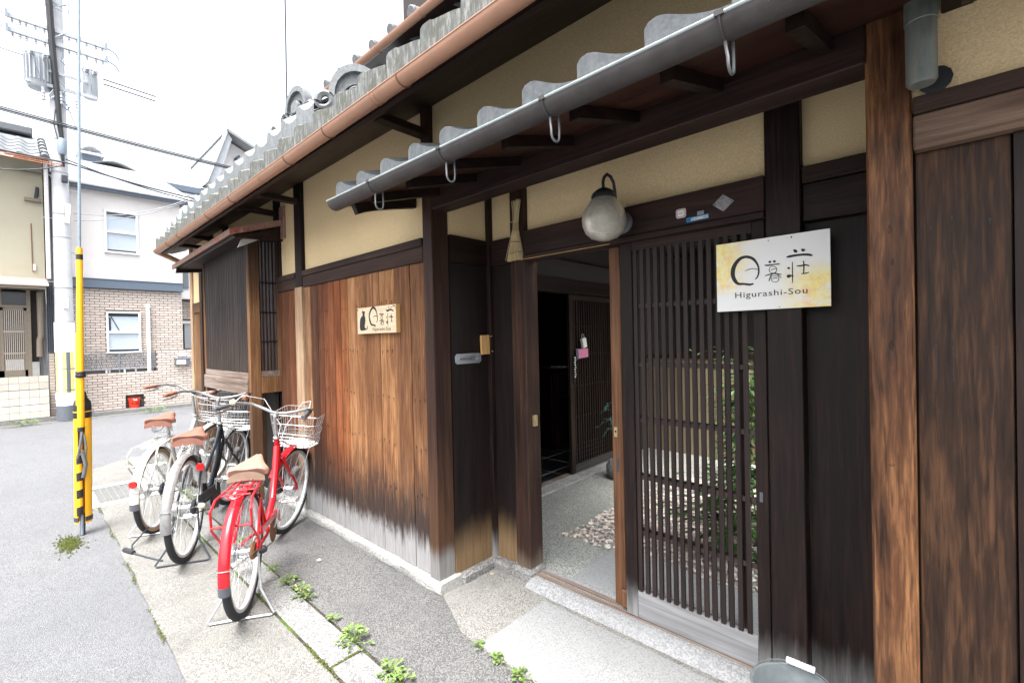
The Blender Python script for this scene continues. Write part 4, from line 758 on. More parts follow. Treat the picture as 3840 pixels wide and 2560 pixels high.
sg = thing('signboard', 'white signboard with yellow watercolour blotches and black brush lettering on the right gate post', 'sign', (-.667, 2.006, 1.540), 0)
SW, SH = .398, .281
MB().box(0, SW, 0, .010, 0, SH).build('panel', M['signface'], sg, loc=LOC)
k = SW/.402
for grp in ((0,2),(2,12),(12,21)):
    b = MB()
    for s_ in BIG[grp[0]:grp[1]]: stroke(b, s_, -.0012, .0002, 0, 0, k, SH/.283)
    lettering(b, 'brush_character', M['ink'], sg)
lettering(shift(text_mb('Higurashi-Sou', .2535, .0225), .0722, -.0004, .0525), 'lettering', M['ink'], sg)
b = MB()
for u, v, r in ((.1975,.2685,.0020),(.276,.2695,.0030),(.264,.269,.0011),(.233,.007,.0018)): b.lathe([(.0001,0),(r,0),(r,.0015)], (u,-.0015,v), 10, Matrix.Rotation(R(-90), 3, 'X'))
b.build('screw', M['ink'], sg, loc=LOC); sg.rotation_euler = (0, 0, R(-.4))
MB().box(.17, .25, .010, .017, .08, .2).build('spacer', M['ink'], sg, loc=LOC)
s2 = thing('cat_sign', 'small pale wooden signboard with a black cat silhouette and brush lettering on the plank wall', 'sign', (-2.898, 1.579, 1.498))
W2, H2 = .470, .1755; kx, kz = W2/.235, H2/.14
MB().box(0, W2, 0, .030, 0, H2, .0015).build('board', M['tansign'], s2, loc=LOC)
MB().box(W2+.0003, W2+.0012, .001, .030, .001, H2-.001).build('edge', M['tagwood'], s2, loc=LOC)
for grp in ((0,2),(2,10),(10,19)):
    b = MB()
    for s_ in SMALL[grp[0]:grp[1]]: stroke(b, [(x, z, w_*1.35) for x, z, w_ in s_], -.0010, .0002, 0, 0, kx, kz)
    lettering(b, 'brush_character', M['ink'], s2)
import mathutils.geometry as mg
tri = mg.tessellate_polygon([[Vector((x, z, 0)) for x, z in CAT]])
b = MB(); b.add([(x*kx, -.0008, z*kz) for x, z in CAT], [tuple(t_) for t_ in tri]); b.build('cat_silhouette', M['ink'], s2, loc=LOC)
lettering(shift(text_mb('Higurashi-Sou', .107*kx, .0165*kz), .098*kx, -.0004, .0135*kz), 'lettering', M['elecdark'], s2)
b = MB()
for x, z in ((.012,.160),(.458,.163)): b.tube([(x,-.014,z+.004),(x,.004,z)], .0032, 6)
b.build('nail', M['rust'], s2, loc=LOC)
# globe lamp
lp = thing('wall_lamp', 'round frosted glass globe lamp on a dark hooked bracket above the gate', 'lamp', (-1.11, 2.02, 2.0))
gc = Vector((-1.122, 1.868, 2.0))
b = MB(); b.lathe([(.048,.094),(.070,.070),(.0925,.035),(.103,-.005),(.101,-.035),(.088,-.068),(.062,-.092),(.03,-.104),(.001,-.107)], gc, 32, caps=False); b.build('globe', M['globe'], lp, smooth=True)
b = MB(); b.lathe([(.03,.03),(.03,.06),(.018,.085),(.018,.10)], gc+Vector((0,0,-.03)), 14); b.build('bulb', M['cream_plastic'], lp, smooth=True)
b = MB(); b.lathe([(.056,.088),(.058,.100),(.052,.114),(.036,.128),(.018,.138),(.001,.140)], gc, 24); b.build('cap', M['black'], lp, smooth=True)
b = MB(); pts = [gc+Vector((0,0,.135)), gc+Vector((0,-.004,.165)), gc+Vector((.002,.004,.19)), gc+Vector((.004,.025,.208)), gc+Vector((.006,.055,.205)), gc+Vector((.010,.075,.18)), gc+Vector((.012,.082,.14)), gc+Vector((.013,.090,.08)), gc+Vector((.014,.115,.03)), gc+Vector((.014,.150,.0))]
b.tube(pts, .0075, 8); b.build('hook_arm', M['black'], lp, smooth=True)
b = MB(); b.lathe([(.001,0),(.052,0),(.055,.008),(.040,.022),(.02,.03)][::-1], (-1.108,2.019,1.998), 20, Matrix.Rotation(R(90), 3, 'X')); b.build('wall_plate', M['greyplastic'], lp, smooth=True)
# hanging whisk broom
br = thing('whisk_broom', 'small straw whisk broom hanging upside down on the dark post left of the gate', 'broom', (-1.805, 2.02, 2.1)); q = random.Random(3)
bc = lambda t_: Vector((-1.796-.018*t_, 2.006, 2.254-.345*t_))
b = MB()
for i in range(46):
    a = q.uniform(-1, 1); d_ = q.uniform(-1, 1); w0, w1 = .030*a, .017*a
    b.tube([bc(-.01+q.uniform(-.02,.02))+Vector((w0, .010*d_, 0)), bc(.2)+Vector((w1*1.1, .009*d_, 0)), bc(.36)+Vector((w1, .008*d_, 0))], .0016, 4)
b.build('handle', M['straw'], br)
b = MB(); 
for k in range(9): b.tube([bc(.33+k*.032)+Vector((math.cos(a*.785)*(.019+k*.0008), math.sin(a*.785)*.013, 0)) for a in range(8)], .0026, 5, closed=True)
b.tube([bc(.36)+Vector((-.018,-.012,0)), bc(.34)+Vector((-.036,-.016,.004)), bc(.31)+Vector((-.03,-.018,.0))], .002, 5); b.build('binding', M['straw'], br)
b = MB()
for i in range(150):
    a = q.uniform(-1, 1); d_ = q.uniform(-1, 1); b.tube([bc(.5)+Vector((.018*a, .011*d_, 0)), bc(.75)+Vector((.042*a, .014*d_, 0)), bc(1.0+q.uniform(-.012,.012))+Vector((.064*a, .016*d_, 0))], .0017, 3)
b.build('bristles', M['straw'], br)
b = MB(); b.tube([bc(.70)+Vector((.043*math.cos(a*.52), .018*math.sin(a*.52), .004*math.sin(a))) for a in range(12)], .0012, 4, closed=True); b.tube([bc(.88)+Vector((.056*math.cos(a*.52), .020*math.sin(a*.52), .005*math.sin(a*2))) for a in range(12)], .0012, 4, closed=True); b.build('stitching', M['leather'], br)
# letter slot and tag on the side panel of the recess
ls = thing('letter_slot', 'oval-cornered grey metal letter slot on the dark side panel left of the gate', 'letter slot', (-2.07, 1.846, 1.33))
def octo(w_, h_, c): return [(-w_,-h_+c),(-w_+c,-h_),(w_-c,-h_),(w_,-h_+c),(w_,h_-c),(w_-c,h_),(-w_+c,h_),(-w_,h_-c)]
b = MB(); O = octo(.104,.031,.013); I_ = octo(.078,.016,.014); n = 8
b.add([(-2.070, 1.846+p, 1.330+q_) for p, q_ in O]+[(-2.064, 1.846+p*.985, 1.330+q_*.96) for p, q_ in O]+[(-2.064, 1.846+p, 1.330+q_) for p, q_ in I_]+[(-2.073, 1.846+p, 1.330+q_) for p, q_ in I_], [f for i in range(n) for f in ((i,(i+1)%n,n+(i+1)%n,n+i),(n+i,n+(i+1)%n,2*n+(i+1)%n,2*n+i),(2*n+i,2*n+(i+1)%n,3*n+(i+1)%n,3*n+i))]); b.build('frame', M['galv'], ls)
b = MB(); b.add([(-2.0735, 1.846+p, 1.330+q_) for p, q_ in I_], [tuple(range(8))]); b.build('flap', M['steel'], ls)
b = MB()
for i in range(9): b.box(-2.0735,-2.071, 1.785+i*.0105, 1.790+i*.0105, 1.322, 1.334)
b.build('ribs', M['greyplastic'], ls)
tg = thing('wooden_tag', 'blank honey-coloured wooden name tag on the batten beside the letter slot', 'name plate', (-2.05, 1.98, 1.41))
b = MB(); b.M = Matrix.Translation((-2.060, 1.980, 1.41)) @ Matrix.Rotation(R(1.5), 4, 'X'); b.box(-.008, .008, -.034, .034, -.060, .060, .001); b.build('plate', M['tagwood'], tg)
b = MB(); b.M = Matrix.Translation((-2.060, 1.980, 1.41)) @ Matrix.Rotation(R(1.5), 4, 'X'); b.box(.0081,.009,.0075,.0085,-.058,.058); b.build('groove', M['leather'], tg)
b = MB(); b.tube([(-2.052,2.018,1.462),(-2.040,2.026,1.462)], .003, 5); b.tube([(-2.052,2.022,1.368),(-2.040,2.030,1.368)], .003, 5); b.build('pin', M['brass'], tg)
# stickers on the lintel
def rr(w_, h_, r_, n=5):
    o = []
    for cx, cz, a0 in ((w_-r_,h_-r_,0),(-w_+r_,h_-r_,90),(-w_+r_,-h_+r_,180),(w_-r_,-h_+r_,270)):
        o += [(cx+r_*math.cos(R(a0+90*i/n)), cz+r_*math.sin(R(a0+90*i/n))) for i in range(n+1)]
    return o
def plate_y(poly, x, z, y0, y1): return MB().prism([(x+p, z+q_) for p, q_ in poly], 'y', y0, y1)
st = thing('sticker', 'small rounded white sticker with red and green borders on the gate lintel', 'sticker', (-.82, 2.018, 1.988))
for i, (kk, m) in enumerate(((1,'white'),(.92,'stickerred'),(.80,'white'),(.70,'green'),(.62,'white'))): plate_y(rr(.0225*kk, .0205*kk, .010*kk), -.820, 1.988, 2.0185-i*.0003, 2.0198).build('ring', M[m], st)
lt = text_mb('NHK', .020, .0075, .0003); shift(lt, -.830, 2.0168, 1.9845).build('lettering', M['slate'], st)
st = thing('number_sticker', 'blue and white number strip sticker on the gate lintel', 'sticker', (-.748, 2.018, 1.953))
def tilt(mb, cx, cz, a): c_, s_ = math.cos(R(a)), math.sin(R(a)); mb.v = [(cx+(x-cx)*c_-(z-cz)*s_, y, cz+(x-cx)*s_+(z-cz)*c_) for x, y, z in mb.v]; return mb
tilt(MB().box(-.796,-.700,2.0185,2.0198,1.9435,1.9630), -.748, 1.953, 1.5).build('strip', M['blue'], st)
tilt(MB().box(-.775,-.703,2.0181,2.0184,1.9465,1.9580), -.748, 1.953, 1.5).build('number_field', M['paper'], st)
tilt(shift(text_mb('00 010 23 0400', .066, .0082, .0003), -.772, 2.0177, 1.948), -.748, 1.953, 1.5).build('lettering', M['ink'], st)
b = MB(); b.tube([(-.785+.005*math.cos(a*.9)*(1+.4*math.cos(a*1.8)), 2.0180, 1.953+.004*math.sin(a*.9)) for a in range(7)], .0010, 4, closed=True); b.build('emblem', M['ink'], st)
tag(box(-.748,-.720,2.0185,2.0197,1.9660,1.982,'label_scrap',M['plate']), 'small silver scrap of a label above the blue number sticker', 'sticker')
dp = thing('diamond_plaque', 'worn grey diamond-shaped metal plaque on the gate lintel', 'plaque', (-.64, 2.018, 1.996))
plate_y([(-.043,0),(0,-.036),(.043,0),(0,.036)], -.640, 1.996, 2.0172, 2.0198).build('plate', M['plate'], dp)
b = MB()
for x in (-.034,.034): b.lathe([(.0003,0),(.0025,0),(.0025,.001)], (-.640+x,2.0166,1.996), 8, Matrix.Rotation(R(-90), 3, 'X'))
b.build('nail', M['ink'], dp)
b = MB()
for i, (a, c_) in enumerate(((-.012,.012),(-.022,.022),(-.026,.026),(-.018,.018))): b.box(-.64+a,-.64+c_,2.0168,2.0171,2.012-i*.010,2.0135-i*.010)
b.build('raised_bands', M['hook'], dp)
# wall switch of the nail specks: none. metal bucket with white grip by the right gate post
bk = thing('metal_bucket', 'galvanised metal bucket with a white ribbed grip on its wire handle below the sign', 'bucket', (-.395, 1.80, .012))
bx, by, bz = -.366, 1.80, -.035
b = MB(); b.lathe([(.001,.04),(.095,.04),(.100,.045),(.130,.235),(.136,.238),(.137,.243),(.132,.247),(.126,.243),(.097,.052),(.001,.05)], (bx,by,bz), 36); b.build('pail', M['galv'], bk, smooth=True)
b = MB(); hp = [(bx-.135*math.cos(R(a))*1.0, by+.02+.09*math.sin(R(a)), bz+.235+.035*math.sin(R(a))) for a in range(0, 181, 12)]; b.tube(hp, .0028, 6); b.build('handle', M['hook'], bk, smooth=True)
b = MB(); pp_ = [Vector(p) for p in hp]; mid = (pp_[7]+pp_[8])/2; dr_ = (pp_[9]-pp_[6]).normalized(); c0 = mid-dr_*.045
b.tube([c0+dr_*.0045*i for i in range(21)], [.0125 if i % 2 else .0105 for i in range(21)], 12); b.build('grip', M['white'], bk)
# ------------------------------------------------------------------ bicycles
def arcxz(cx, cz, r, a0, a1, n): return [(cx+r*math.cos(R(a0+(a1-a0)*i/n)), 0, cz+r*math.sin(R(a0+(a1-a0)*i/n))) for i in range(n+1)]
def wheel(parent, cx, cz, r, wt, Mx, hub_r, front, spokes=28):
    b = MB(); b.M = Mx
    b.lathe([(.0025,-.05),(hub_r*.6,-.045),(hub_r,-.032),(hub_r,-.028),(hub_r*.62,-.022),(hub_r*.62,.022),(hub_r,.028),(hub_r,.032),(hub_r*.6,.045),(.0025,.05)], (cx,0,cz), 14, Matrix.Rotation(R(90), 3, 'X'))
    w_ = b.build('front_wheel' if front else 'rear_wheel', M['chrome'], parent, loc=LOC, smooth=True)
    b = MB(); b.M = Mx; b.tube([(cx+r*math.cos(2*math.pi*i/56), 0, cz+r*math.sin(2*math.pi*i/56)) for i in range(56)], .0195, 12, closed=True); ty = b.build('tyre', wt['tread'], w_, loc=LOC, smooth=True)
    if wt.get('wall'):
        for s_ in (-1, 1):
            b = MB(); b.M = Mx; b.grid([[(cx+(r-.012+d)*math.cos(2*math.pi*i/56), s_*yy, cz+(r-.012+d)*math.sin(2*math.pi*i/56)) for i in range(57)] for d, yy in ((-.010,.0135),(.004,.0198),(.014,.0196))]); b.build('tyre_wall', wt['wall'], w_, loc=LOC, smooth=True)
    b = MB(); b.M = Mx; rr_ = r-.020
    prof_ = [(rr_-.016,-.006),(rr_-.010,-.0125),(rr_+.004,-.0135),(rr_+.004,.0135),(rr_-.010,.0125),(rr_-.016,.006)]
    b.grid([[(cx+p*math.cos(2*math.pi*i/56), y, cz+p*math.sin(2*math.pi*i/56)) for p, y in prof_+prof_[:1]] for i in range(57)]); b.build('rim', M['rim'], w_, loc=LOC, smooth=True)
    b = MB(); b.M = Mx
    for i in range(spokes):
        a = 2*math.pi*i/spokes; s_ = 1 if i % 2 else -1; a2 = a+(.9 if (i//2) % 2 else -.9)
        b.tube([(cx+hub_r*math.cos(a2), s_*.029, cz+hub_r*math.sin(a2)), (cx+(rr_-.012)*math.cos(a), s_*.003, cz+(rr_-.012)*math.sin(a))], .0013, 3, caps=False)
    b.build('spokes', M['wire'], w_, loc=LOC); return w_
def fender(b, cx, cz, r, a0, a1, hw, sag=.012, n=22):
    rows = []
    for i in range(n+1):
        a = R(a0+(a1-a0)*i/n); e = .0
        rows.append([(cx+(r-sag*abs(t_)**2.2+.0)*math.cos(a), hw*t_, cz+(r-sag*abs(t_)**2.2)*math.sin(a)) for t_ in (-1,-.8,-.45,0,.45,.8,1)]+[(cx+(r-.003-sag*abs(t_)**2.2)*math.cos(a), hw*t_*.97, cz+(r-.003-sag*abs(t_)**2.2)*math.sin(a)) for t_ in (1,.45,0,-.45,-1)])
    b.grid(rows, closed=True)
def saddle(parent, x, z, m_top, m_side, tilt_=4, L=.27, W=.215):
    Mx = Matrix.Translation((x, 0, z)) @ Matrix.Rotation(R(tilt_), 4, 'Y'); b = MB(); b.M = Mx; rows = []; side = []
    for i in range(15):
        t_ = i/14; xx = -L*.5+L*t_; wd = W/2*(1-.0*t_) if t_ < .18 else W/2*(1-((t_-.18)/.82)**.72*.80); wd = wd*(.86+.14*min(1, t_/.10)) if t_ < .10 else wd
        if t_ > .97: wd *= .75
        top = .026*math.cos((t_-.05)*1.2)+.012*t_+(.012 if t_ < .12 else 0)*0; dep = .040 if t_ < .5 else .040-.012*(t_-.5)*2
        pr = [(-1,-dep),(-1.0,-.018),(-.9,-.004),(-.6,.002),(-.25,.0),(0,-.002),(.25,.0),(.6,.002),(.9,-.004),(1.0,-.018),(1,-dep)]
        rows.append([(xx-(.012 if abs(u) > .9 and t_ < .05 else 0)*-1, u*wd, top+v) for u, v in pr])
    b.grid(rows); n = len(rows[0]); b.add(rows[0], [tuple(range(n))]); b.add(rows[-1], [tuple(range(n))[::-1]]); s_ = b.build('saddle', m_top, parent, loc=LOC, smooth=True, ang=75)
    b = MB(); b.M = Mx; r0 = rows[0]; wd = W/2*.86
    ss = [(-1,0),(-.97,.25),(-.6,.1),(0,.0),(.6,.1),(.97,.25),(1,0)]
    b.grid([[(-L*.5-.006-.004*(1-abs(u)), u*wd*1.01, -.016+.036*(1-abs(u)**2.6)*.92) for u in [j/8-1 for j in range(17)]], [(-L*.5-.008-.006*(1-abs(u)), u*wd*1.02, -.042+.010*(1-abs(u)**2)) for u in [j/8-1 for j in range(17)]]]); b.build('saddle_back', m_side, s_, loc=LOC, smooth=True)
    b = MB(); b.M = Mx
    for sy in (-1, 1):
        b.tube([(-.075+.016*math.cos(k*.7), sy*.055+.016*math.sin(k*.7), -.040-.0013*k) for k in range(36)], .0028, 5)
        b.tube([(-.10, sy*.055, -.088), (-.02, sy*.028, -.085), (.06, sy*.018, -.055), (.11, sy*.012, -.03)], .0035, 5)
        b.lathe([(.001,0),(.006,0),(.005,.003)], (-L*.5-.014, sy*.028, -.028), 8, Matrix.Rotation(R(-90), 3, 'Y'))
    b.tube([(-.10,-.055,-.088),(-.105,0,-.089),(-.10,.055,-.088)], .0035, 5); b.build('saddle_springs', M['steel'], s_, loc=LOC); return s_
def basket(parent, x, z, Mx, L0=.25, L1=.30, W0=.26, W1=.37, Hh=.235, sag=.03):
    b = MB(); b.M = Mx; top = z+Hh
    def ring(t_, r_=.0024, cut=0):
        w_, l_ = W0+(W1-W0)*t_, L0+(L1-L0)*t_; x0 = x-l_*.42; zz = z+Hh*t_; c_ = .045
        pts = [(x0, -w_/2+c_, zz),(x0+.012, -w_/2+.012, zz),(x0+c_, -w_/2, zz),(x0+l_-c_, -w_/2, zz+sag*t_),(x0+l_-.012, -w_/2+.012, zz+sag*t_),(x0+l_, -w_/2+c_, zz+sag*t_),(x0+l_, w_/2-c_, zz+sag*t_),(x0+l_-.012, w_/2-.012, zz+sag*t_),(x0+l_-c_, w_/2, zz+sag*t_),(x0+c_, w_/2, zz),(x0+.012, w_/2-.012, zz),(x0, w_/2-c_, zz)]
        b.tube(pts, r_, 5, closed=True); return pts
    rings = [ring(t_, .0042 if t_ == 1 else (.0033 if t_ in (.72,) else .0024)) for t_ in (0,.1,.2,.30,.41,.72,1)]
    def vert(f, s_): b.tube([f(0), f(.5), f(1)], s_, 4)
    for i in range(10):
        u = -.44+.88*i/9
        for e in (0, 1): vert(lambda t_: (x-(L0+(L1-L0)*t_)*.42+e*(L0+(L1-L0)*t_), u*(W0+(W1-W0)*t_), z+Hh*t_+e*sag*t_), .0019)
        b.tube([(x-L0*.42, u*W0, z),(x+L0*.58, u*W0, z)], .0019, 4)
    for i in range(8):
        u = .08+.84*i/7
        for e in (-1, 1): vert(lambda t_: (x-(L0+(L1-L0)*t_)*.42+u*(L0+(L1-L0)*t_), e*(W0+(W1-W0)*t_)/2, z+Hh*t_+sag*t_*u), .0019)
        b.tube([(x-L0*.42+u*L0, -W0/2, z),(x-L0*.42+u*L0, W0/2, z)], .0019, 4)
    return b.build('basket', M['wire'], parent, loc=LOC)
def bicycle(name, label, loc, head, sp):
    t = thing(name, label, 'bicycle', loc, R(head), 'bicycles parked along the wall'); rw_ = sp.get('r', .325); wb = sp.get('wb', 1.08); fm = sp['frame']
    ax = Vector((0,0,rw_)); bb = Vector((.45,0,.275)); st_top = Vector((.27,0,sp['seat']-.16)); hb = Vector((wb-.215,0,.615)); ht = Vector((wb-.275,0,.765)); fa = Vector((wb,0,rw_))
    piv = (hb+ht)/2; axis = (ht-hb).normalized(); S = Matrix.Translation(piv) @ Matrix.Rotation(R(sp.get('steer', 0)), 4, axis) @ Matrix.Translation(-piv); I4 = None
    wt = sp['tyre']
    wheel(t, 0, rw_, rw_-.0195, wt, I4, .036 if sp.get('bighub') else .027, False); wheel(t, wb, rw_, rw_-.0195, wt, S, .036 if sp.get('dynamo') else .022, True)
    b = MB()
    if sp['style'] == 'low':
        b.tube([ht-Vector((0,0,.05)), Vector((wb-.34,0,.55)), Vector((wb-.44,0,.38)), bb+Vector((.06,0,.03)), bb], [.020,.021,.021,.02,.02], 10)
        b.tube([hb+Vector((0,0,.02)), Vector((wb-.36,0,.45)), bb+Vector((.03,0,.01))], .015, 8)
    else:
        b.tube([ht-Vector((0,0,.02)), Vector((wb-.42,0,.62)), Vector((.42,0,.47)), bb+(st_top-bb)*.42], .0135, 8)
        b.tube([hb+Vector((0,0,.02)), Vector((wb-.36,0,.45)), bb], .0195, 10)
        b.tube([ht-Vector((0,0,.06)), Vector((wb-.38,0,.52)), Vector((.52,0,.33))], .0165, 8)
    b.tube([bb, st_top], .0145, 10)
    for s_ in (-1, 1):
        b.tube([bb+Vector((-.01, s_*.022, 0)), Vector((.30, s_*.042, .29)), ax+Vector((.0, s_*.062, 0))], .0095, 7)
        b.tube([st_top+Vector((0, s_*.012, -.02)), Vector((.17, s_*.045, .55)), ax+Vector((0, s_*.062, 0))], .0075, 7)
    b.lathe([(.021,-.035),(.021,.035)], bb, 12, Matrix.Rotation(R(90), 3, 'X')); b.tube([hb-axis*.01, ht], .0185, 12); b.build('frame', fm, t, loc=LOC, smooth=True)
    b = MB(); b.tube([st_top-Vector((0,0,.05)), Vector((.235,0,sp['seat']-.055))], .0125, 10); b.build('seat_post', M['steel'], t, loc=LOC, smooth=True)
    saddle(t, .205, sp['seat'], sp['leather'], sp.get('leather_side', sp['leather']), -5)
    # fork, headset, stem, bar
    b = MB(); b.M = S
    for s_ in (-1, 1): b.tube([hb+Vector((.0, s_*.03, -.0)), hb+Vector((.02, s_*.045, -.05)), Vector((wb-.10, s_*.052, .46)), fa+Vector((-.012, s_*.054, .04)), fa+Vector((0, s_*.054, 0))], [.0125,.0125,.011,.0085,.008], 8)
    b.tube([hb+Vector((0,-.035,-.0)), hb+Vector((.004,0,.012)), hb+Vector((0,.035,0))], .014, 8); b.build('fork', sp.get('fork', fm), t, loc=LOC, smooth=True)
    stem_t = Vector((ht.x-(sp['bar']-ht.z)*.30, 0, sp['bar']))
    b = MB(); b.M = S; b.lathe([(.020,0),(.024,.004),(.024,.014),(.019,.018)], ht, 14); b.tube([ht, stem_t-Vector((0,0,.01))], .0115, 10); b.tube([stem_t-Vector((.0,0,.012)), stem_t+Vector((.035,0,.004))], .014, 10); b.build('stem', M['steel'], t, loc=LOC, smooth=True)
    c = stem_t+Vector((.035,0,.004)); bw = sp.get('bw', .27); b = MB(); b.M = S; rise = sp.get('rise', .055); sw = sp.get('sweep', .20)
    half = lambda s_: [c, c+Vector((.02, s_*.05, .002)), c+Vector((.035, s_*.12, rise*.35)), c+Vector((.02, s_*.20, rise*.85)), c+Vector((-.04, s_*.255, rise)), c+Vector((-.11, s_*(.265+bw-.27), rise*.95)), c+Vector((-.035-sw, s_*(bw+.02), rise*.7))]
    L_, R_ = half(1), half(-1); b.tube(L_[::-1]+R_[1:], .0112, 10); bar = b.build('handlebar', M['silverpaint'], t, loc=LOC, smooth=True)
    for s_, h_ in ((1, L_), (-1, R_)):
        d = (h_[-1]-h_[-2]).normalized(); b = MB(); b.M = S; b.tube([h_[-1]-d*.105, h_[-1]-d*.10, h_[-1]-d*.05, h_[-1]+d*.008, h_[-1]+d*.012], [.013,.0165,.0152,.0165,.012], 12); b.build('grip', sp['grip'] if not (s_ == 1 and sp.get('grip_l')) else sp['grip_l'], bar, loc=LOC, smooth=True)
        b = MB(); b.M = S; p0 = h_[-2]+d*.02; b.tube([p0, p0+Vector((.012,0,-.026)), p0+d*.06+Vector((0,0,-.036)), p0+d*.125+Vector((0,s_*.004,-.034))], [.008,.007,.006,.0055], 6); b.build('brake_lever', M['steel'], bar, loc=LOC, smooth=True)
        b = MB(); b.M = S; b.tube([p0+Vector((.01,0,-.01)), p0+Vector((.10, -s_*.03, .06)), p0+Vector((.20, -s_*.13, .03)), c+Vector((.10, s_*.02, -.10)), ht+Vector((.04, s_*.01, -.03))], .0025, 5) if sp.get('hoop') else b.tube([p0+Vector((.01,0,-.01)), p0+Vector((.06, -s_*.05, -.01)), c+Vector((.07, s_*.05, -.06)), ht+Vector((.04, s_*.012, -.04))], .0023, 5); b.build('brake_cable', M['cable'], bar, loc=LOC, smooth=True)
        if s_ == -1 and sp.get('shifter'):
            b = MB(); b.M = S; b.tube([h_[-1]-d*.135, h_[-1]-d*.103], [.021,.020], 14); b.build('shifter', M['black'], bar, loc=LOC, smooth=True)
    if sp.get('bell'):
        b = MB(); b.M = S; h_ = L_; d = (h_[-1]-h_[-2]).normalized(); p0 = h_[-2]-d*.0+Vector((0,-.012,.018)); b.lathe([(.004,-.006),(.020,-.004),(.021,.006),(.014,.013),(.001,.015)], p0, 14, Matrix.Rotation(R(-90), 3, 'Y')); b.build('bell', sp['bell'], bar, loc=LOC, smooth=True)
    if sp.get('key'):
        b = MB(); b.M = S; b.sphere(c+Vector((-.02,0,.012)), .024, 10, 6); b.build('light', M['black'], bar, loc=LOC, smooth=True)
    basket(t, wb+.065, .655 if sp['style'] == 'low' else .67, S)
    b = MB(); b.M = S; b.tube([ht+Vector((.02,-.03,-.02)), Vector((wb-.06,-.05,.66))], .004, 5); b.tube([ht+Vector((.02,.03,-.02)), Vector((wb-.06,.05,.66))], .004, 5)
    for s_ in (-1, 1): b.tube([fa+Vector((0, s_*.062, 0)), Vector((wb+.05, s_*.10, .655))], .0038, 5)
    b.build('basket_stay', M['steel'], t, loc=LOC)
    # fenders
    b = MB(); fender(b, 0, rw_, rw_+.016, 40, sp.get('fend', 196), sp.get('fw', .029), .014); rf = b.build('rear_fender', sp['fender'], t, loc=LOC, smooth=True)
    b = MB(); a_ = sp.get('fend', 196); fender(b, 0, rw_, rw_+.0165, a_-7, a_+1, sp.get('fw', .029)+.0008, .014, 4); b.build('fender_tip', sp.get('tip', M['greyplastic']), rf, loc=LOC, smooth=True)
    b = MB()
    for s_ in (-1, 1): a = R(a_-20); b.tube([ax+Vector((0, s_*.060, 0)), Vector(((rw_+.018)*math.cos(a), s_*.030, rw_+(rw_+.018)*math.sin(a)))], .0022, 5)
    a = R(a_-20); b.tube([Vector(((rw_+.019-.014*abs(u)**2.2)*math.cos(a), u*.031, rw_+(rw_+.019-.014*abs(u)**2.2)*math.sin(a))) for u in (-1,-.6,0,.6,1)], .0022, 5); b.build('fender_stay', M['steel'], rf, loc=LOC)
    b = MB(); b.M = S; fender(b, wb, rw_, rw_+.016, 30, 150, .028, .013, 14); b.build('front_fender', sp.get('ffender', sp['fender']), t, loc=LOC, smooth=True)
    # reflector
    if sp.get('refl'):
        (rx, ry, rz_) = sp['refl']; b = MB(); b.lathe([(.001,0),(.023,0),(.026,.004),(.026,.012),(.02,.016)], (rx, ry, rz_), 16, Matrix.Rotation(R(90), 3, 'Y')); b.M = None; b.build('reflector', M['reflector'], t, loc=LOC, smooth=True)
    # headlight with dynamo
    b = MB(); b.M = S; b.lathe([(.001,-.03),(.018,-.026),(.025,0),(.029,.03),(.001,.036)], (wb-.115, -.075, .50), 14, Matrix.Rotation(R(80), 3, 'Y')); b.tube([(wb-.115,-.055,.51),(wb-.115,-.075,.50)], .005, 5); b.build('headlight', M['silverpaint'], t, loc=LOC, smooth=True)
    # cranks, pedals
    ca = R(sp.get('crank', 60)); b = MB(); cr = .155
    for s_ in (-1, 1):
        d = Vector((math.cos(ca), 0, math.sin(ca)))*s_; e = bb+d*cr+Vector((0, s_*.075, 0)); b.tube([bb+Vector((0, s_*.045, 0)), bb+Vector((0, s_*.055, 0))+d*.02, e], [.010,.009,.008], 7)
    ck_ = b.build('crank', M['chrome'], t, loc=LOC, smooth=True)
    for s_ in (-1, 1):
        d = Vector((math.cos(ca), 0, math.sin(ca)))*s_; e = bb+d*cr+Vector((0, s_*.075, 0)); b = MB(); b.tube([e, e+Vector((0, s_*.10, 0))], .006, 6)
        b.tube([e+Vector((u*.036, s_*(.025+v*.085), 0)) for u, v in ((-1,0.1),(-.85,0),(.85,0),(1,.1),(1,.9),(.85,1),(-.85,1),(-1,.9))], .0075, 6, closed=True)
        for v in (.05,.05): b.tube([e+Vector((-.03, s_*.045, 0)), e+Vector((.03, s_*.09, 0))], .004, 5); b.tube([e+Vector((.03, s_*.045, 0)), e+Vector((-.03, s_*.09, 0))], .004, 5)
        b.build('pedal', sp.get('pedal', M['chrome']), ck_, loc=LOC, smooth=True)
    b = MB(); b.lathe([(.001,-.003),(.088,-.003),(.088,.003),(.001,.003)], bb+Vector((0,-.045,0)), 24, Matrix.Rotation(R(90), 3, 'X')); b.lathe([(.001,-.01),(.040,-.01),(.046,0),(.040,.01),(.001,.01)], ax+Vector((0,-.045,0)), 18, Matrix.Rotation(R(90), 3, 'X'))
    b.tube([bb+Vector((0,-.045,.088)), ax+Vector((0,-.045,.044))], .004, 4); b.tube([bb+Vector((0,-.045,-.088)), ax+Vector((0,-.045,-.044))], .004, 4); b.build('chainset', M['elecdark'] if sp['style'] != 'low' else M['rust'], t, loc=LOC)
    b = MB(); out = [(bb.x+.10, bb.z-.02),(bb.x+.085, bb.z+.07),(bb.x+.02, bb.z+.105),(bb.x-.08, bb.z+.10),(.07, rw_+.055),(.06, rw_+.005),(bb.x-.12, bb.z+.035),(bb.x-.08, bb.z-.07),(bb.x+.03, bb.z-.10)]
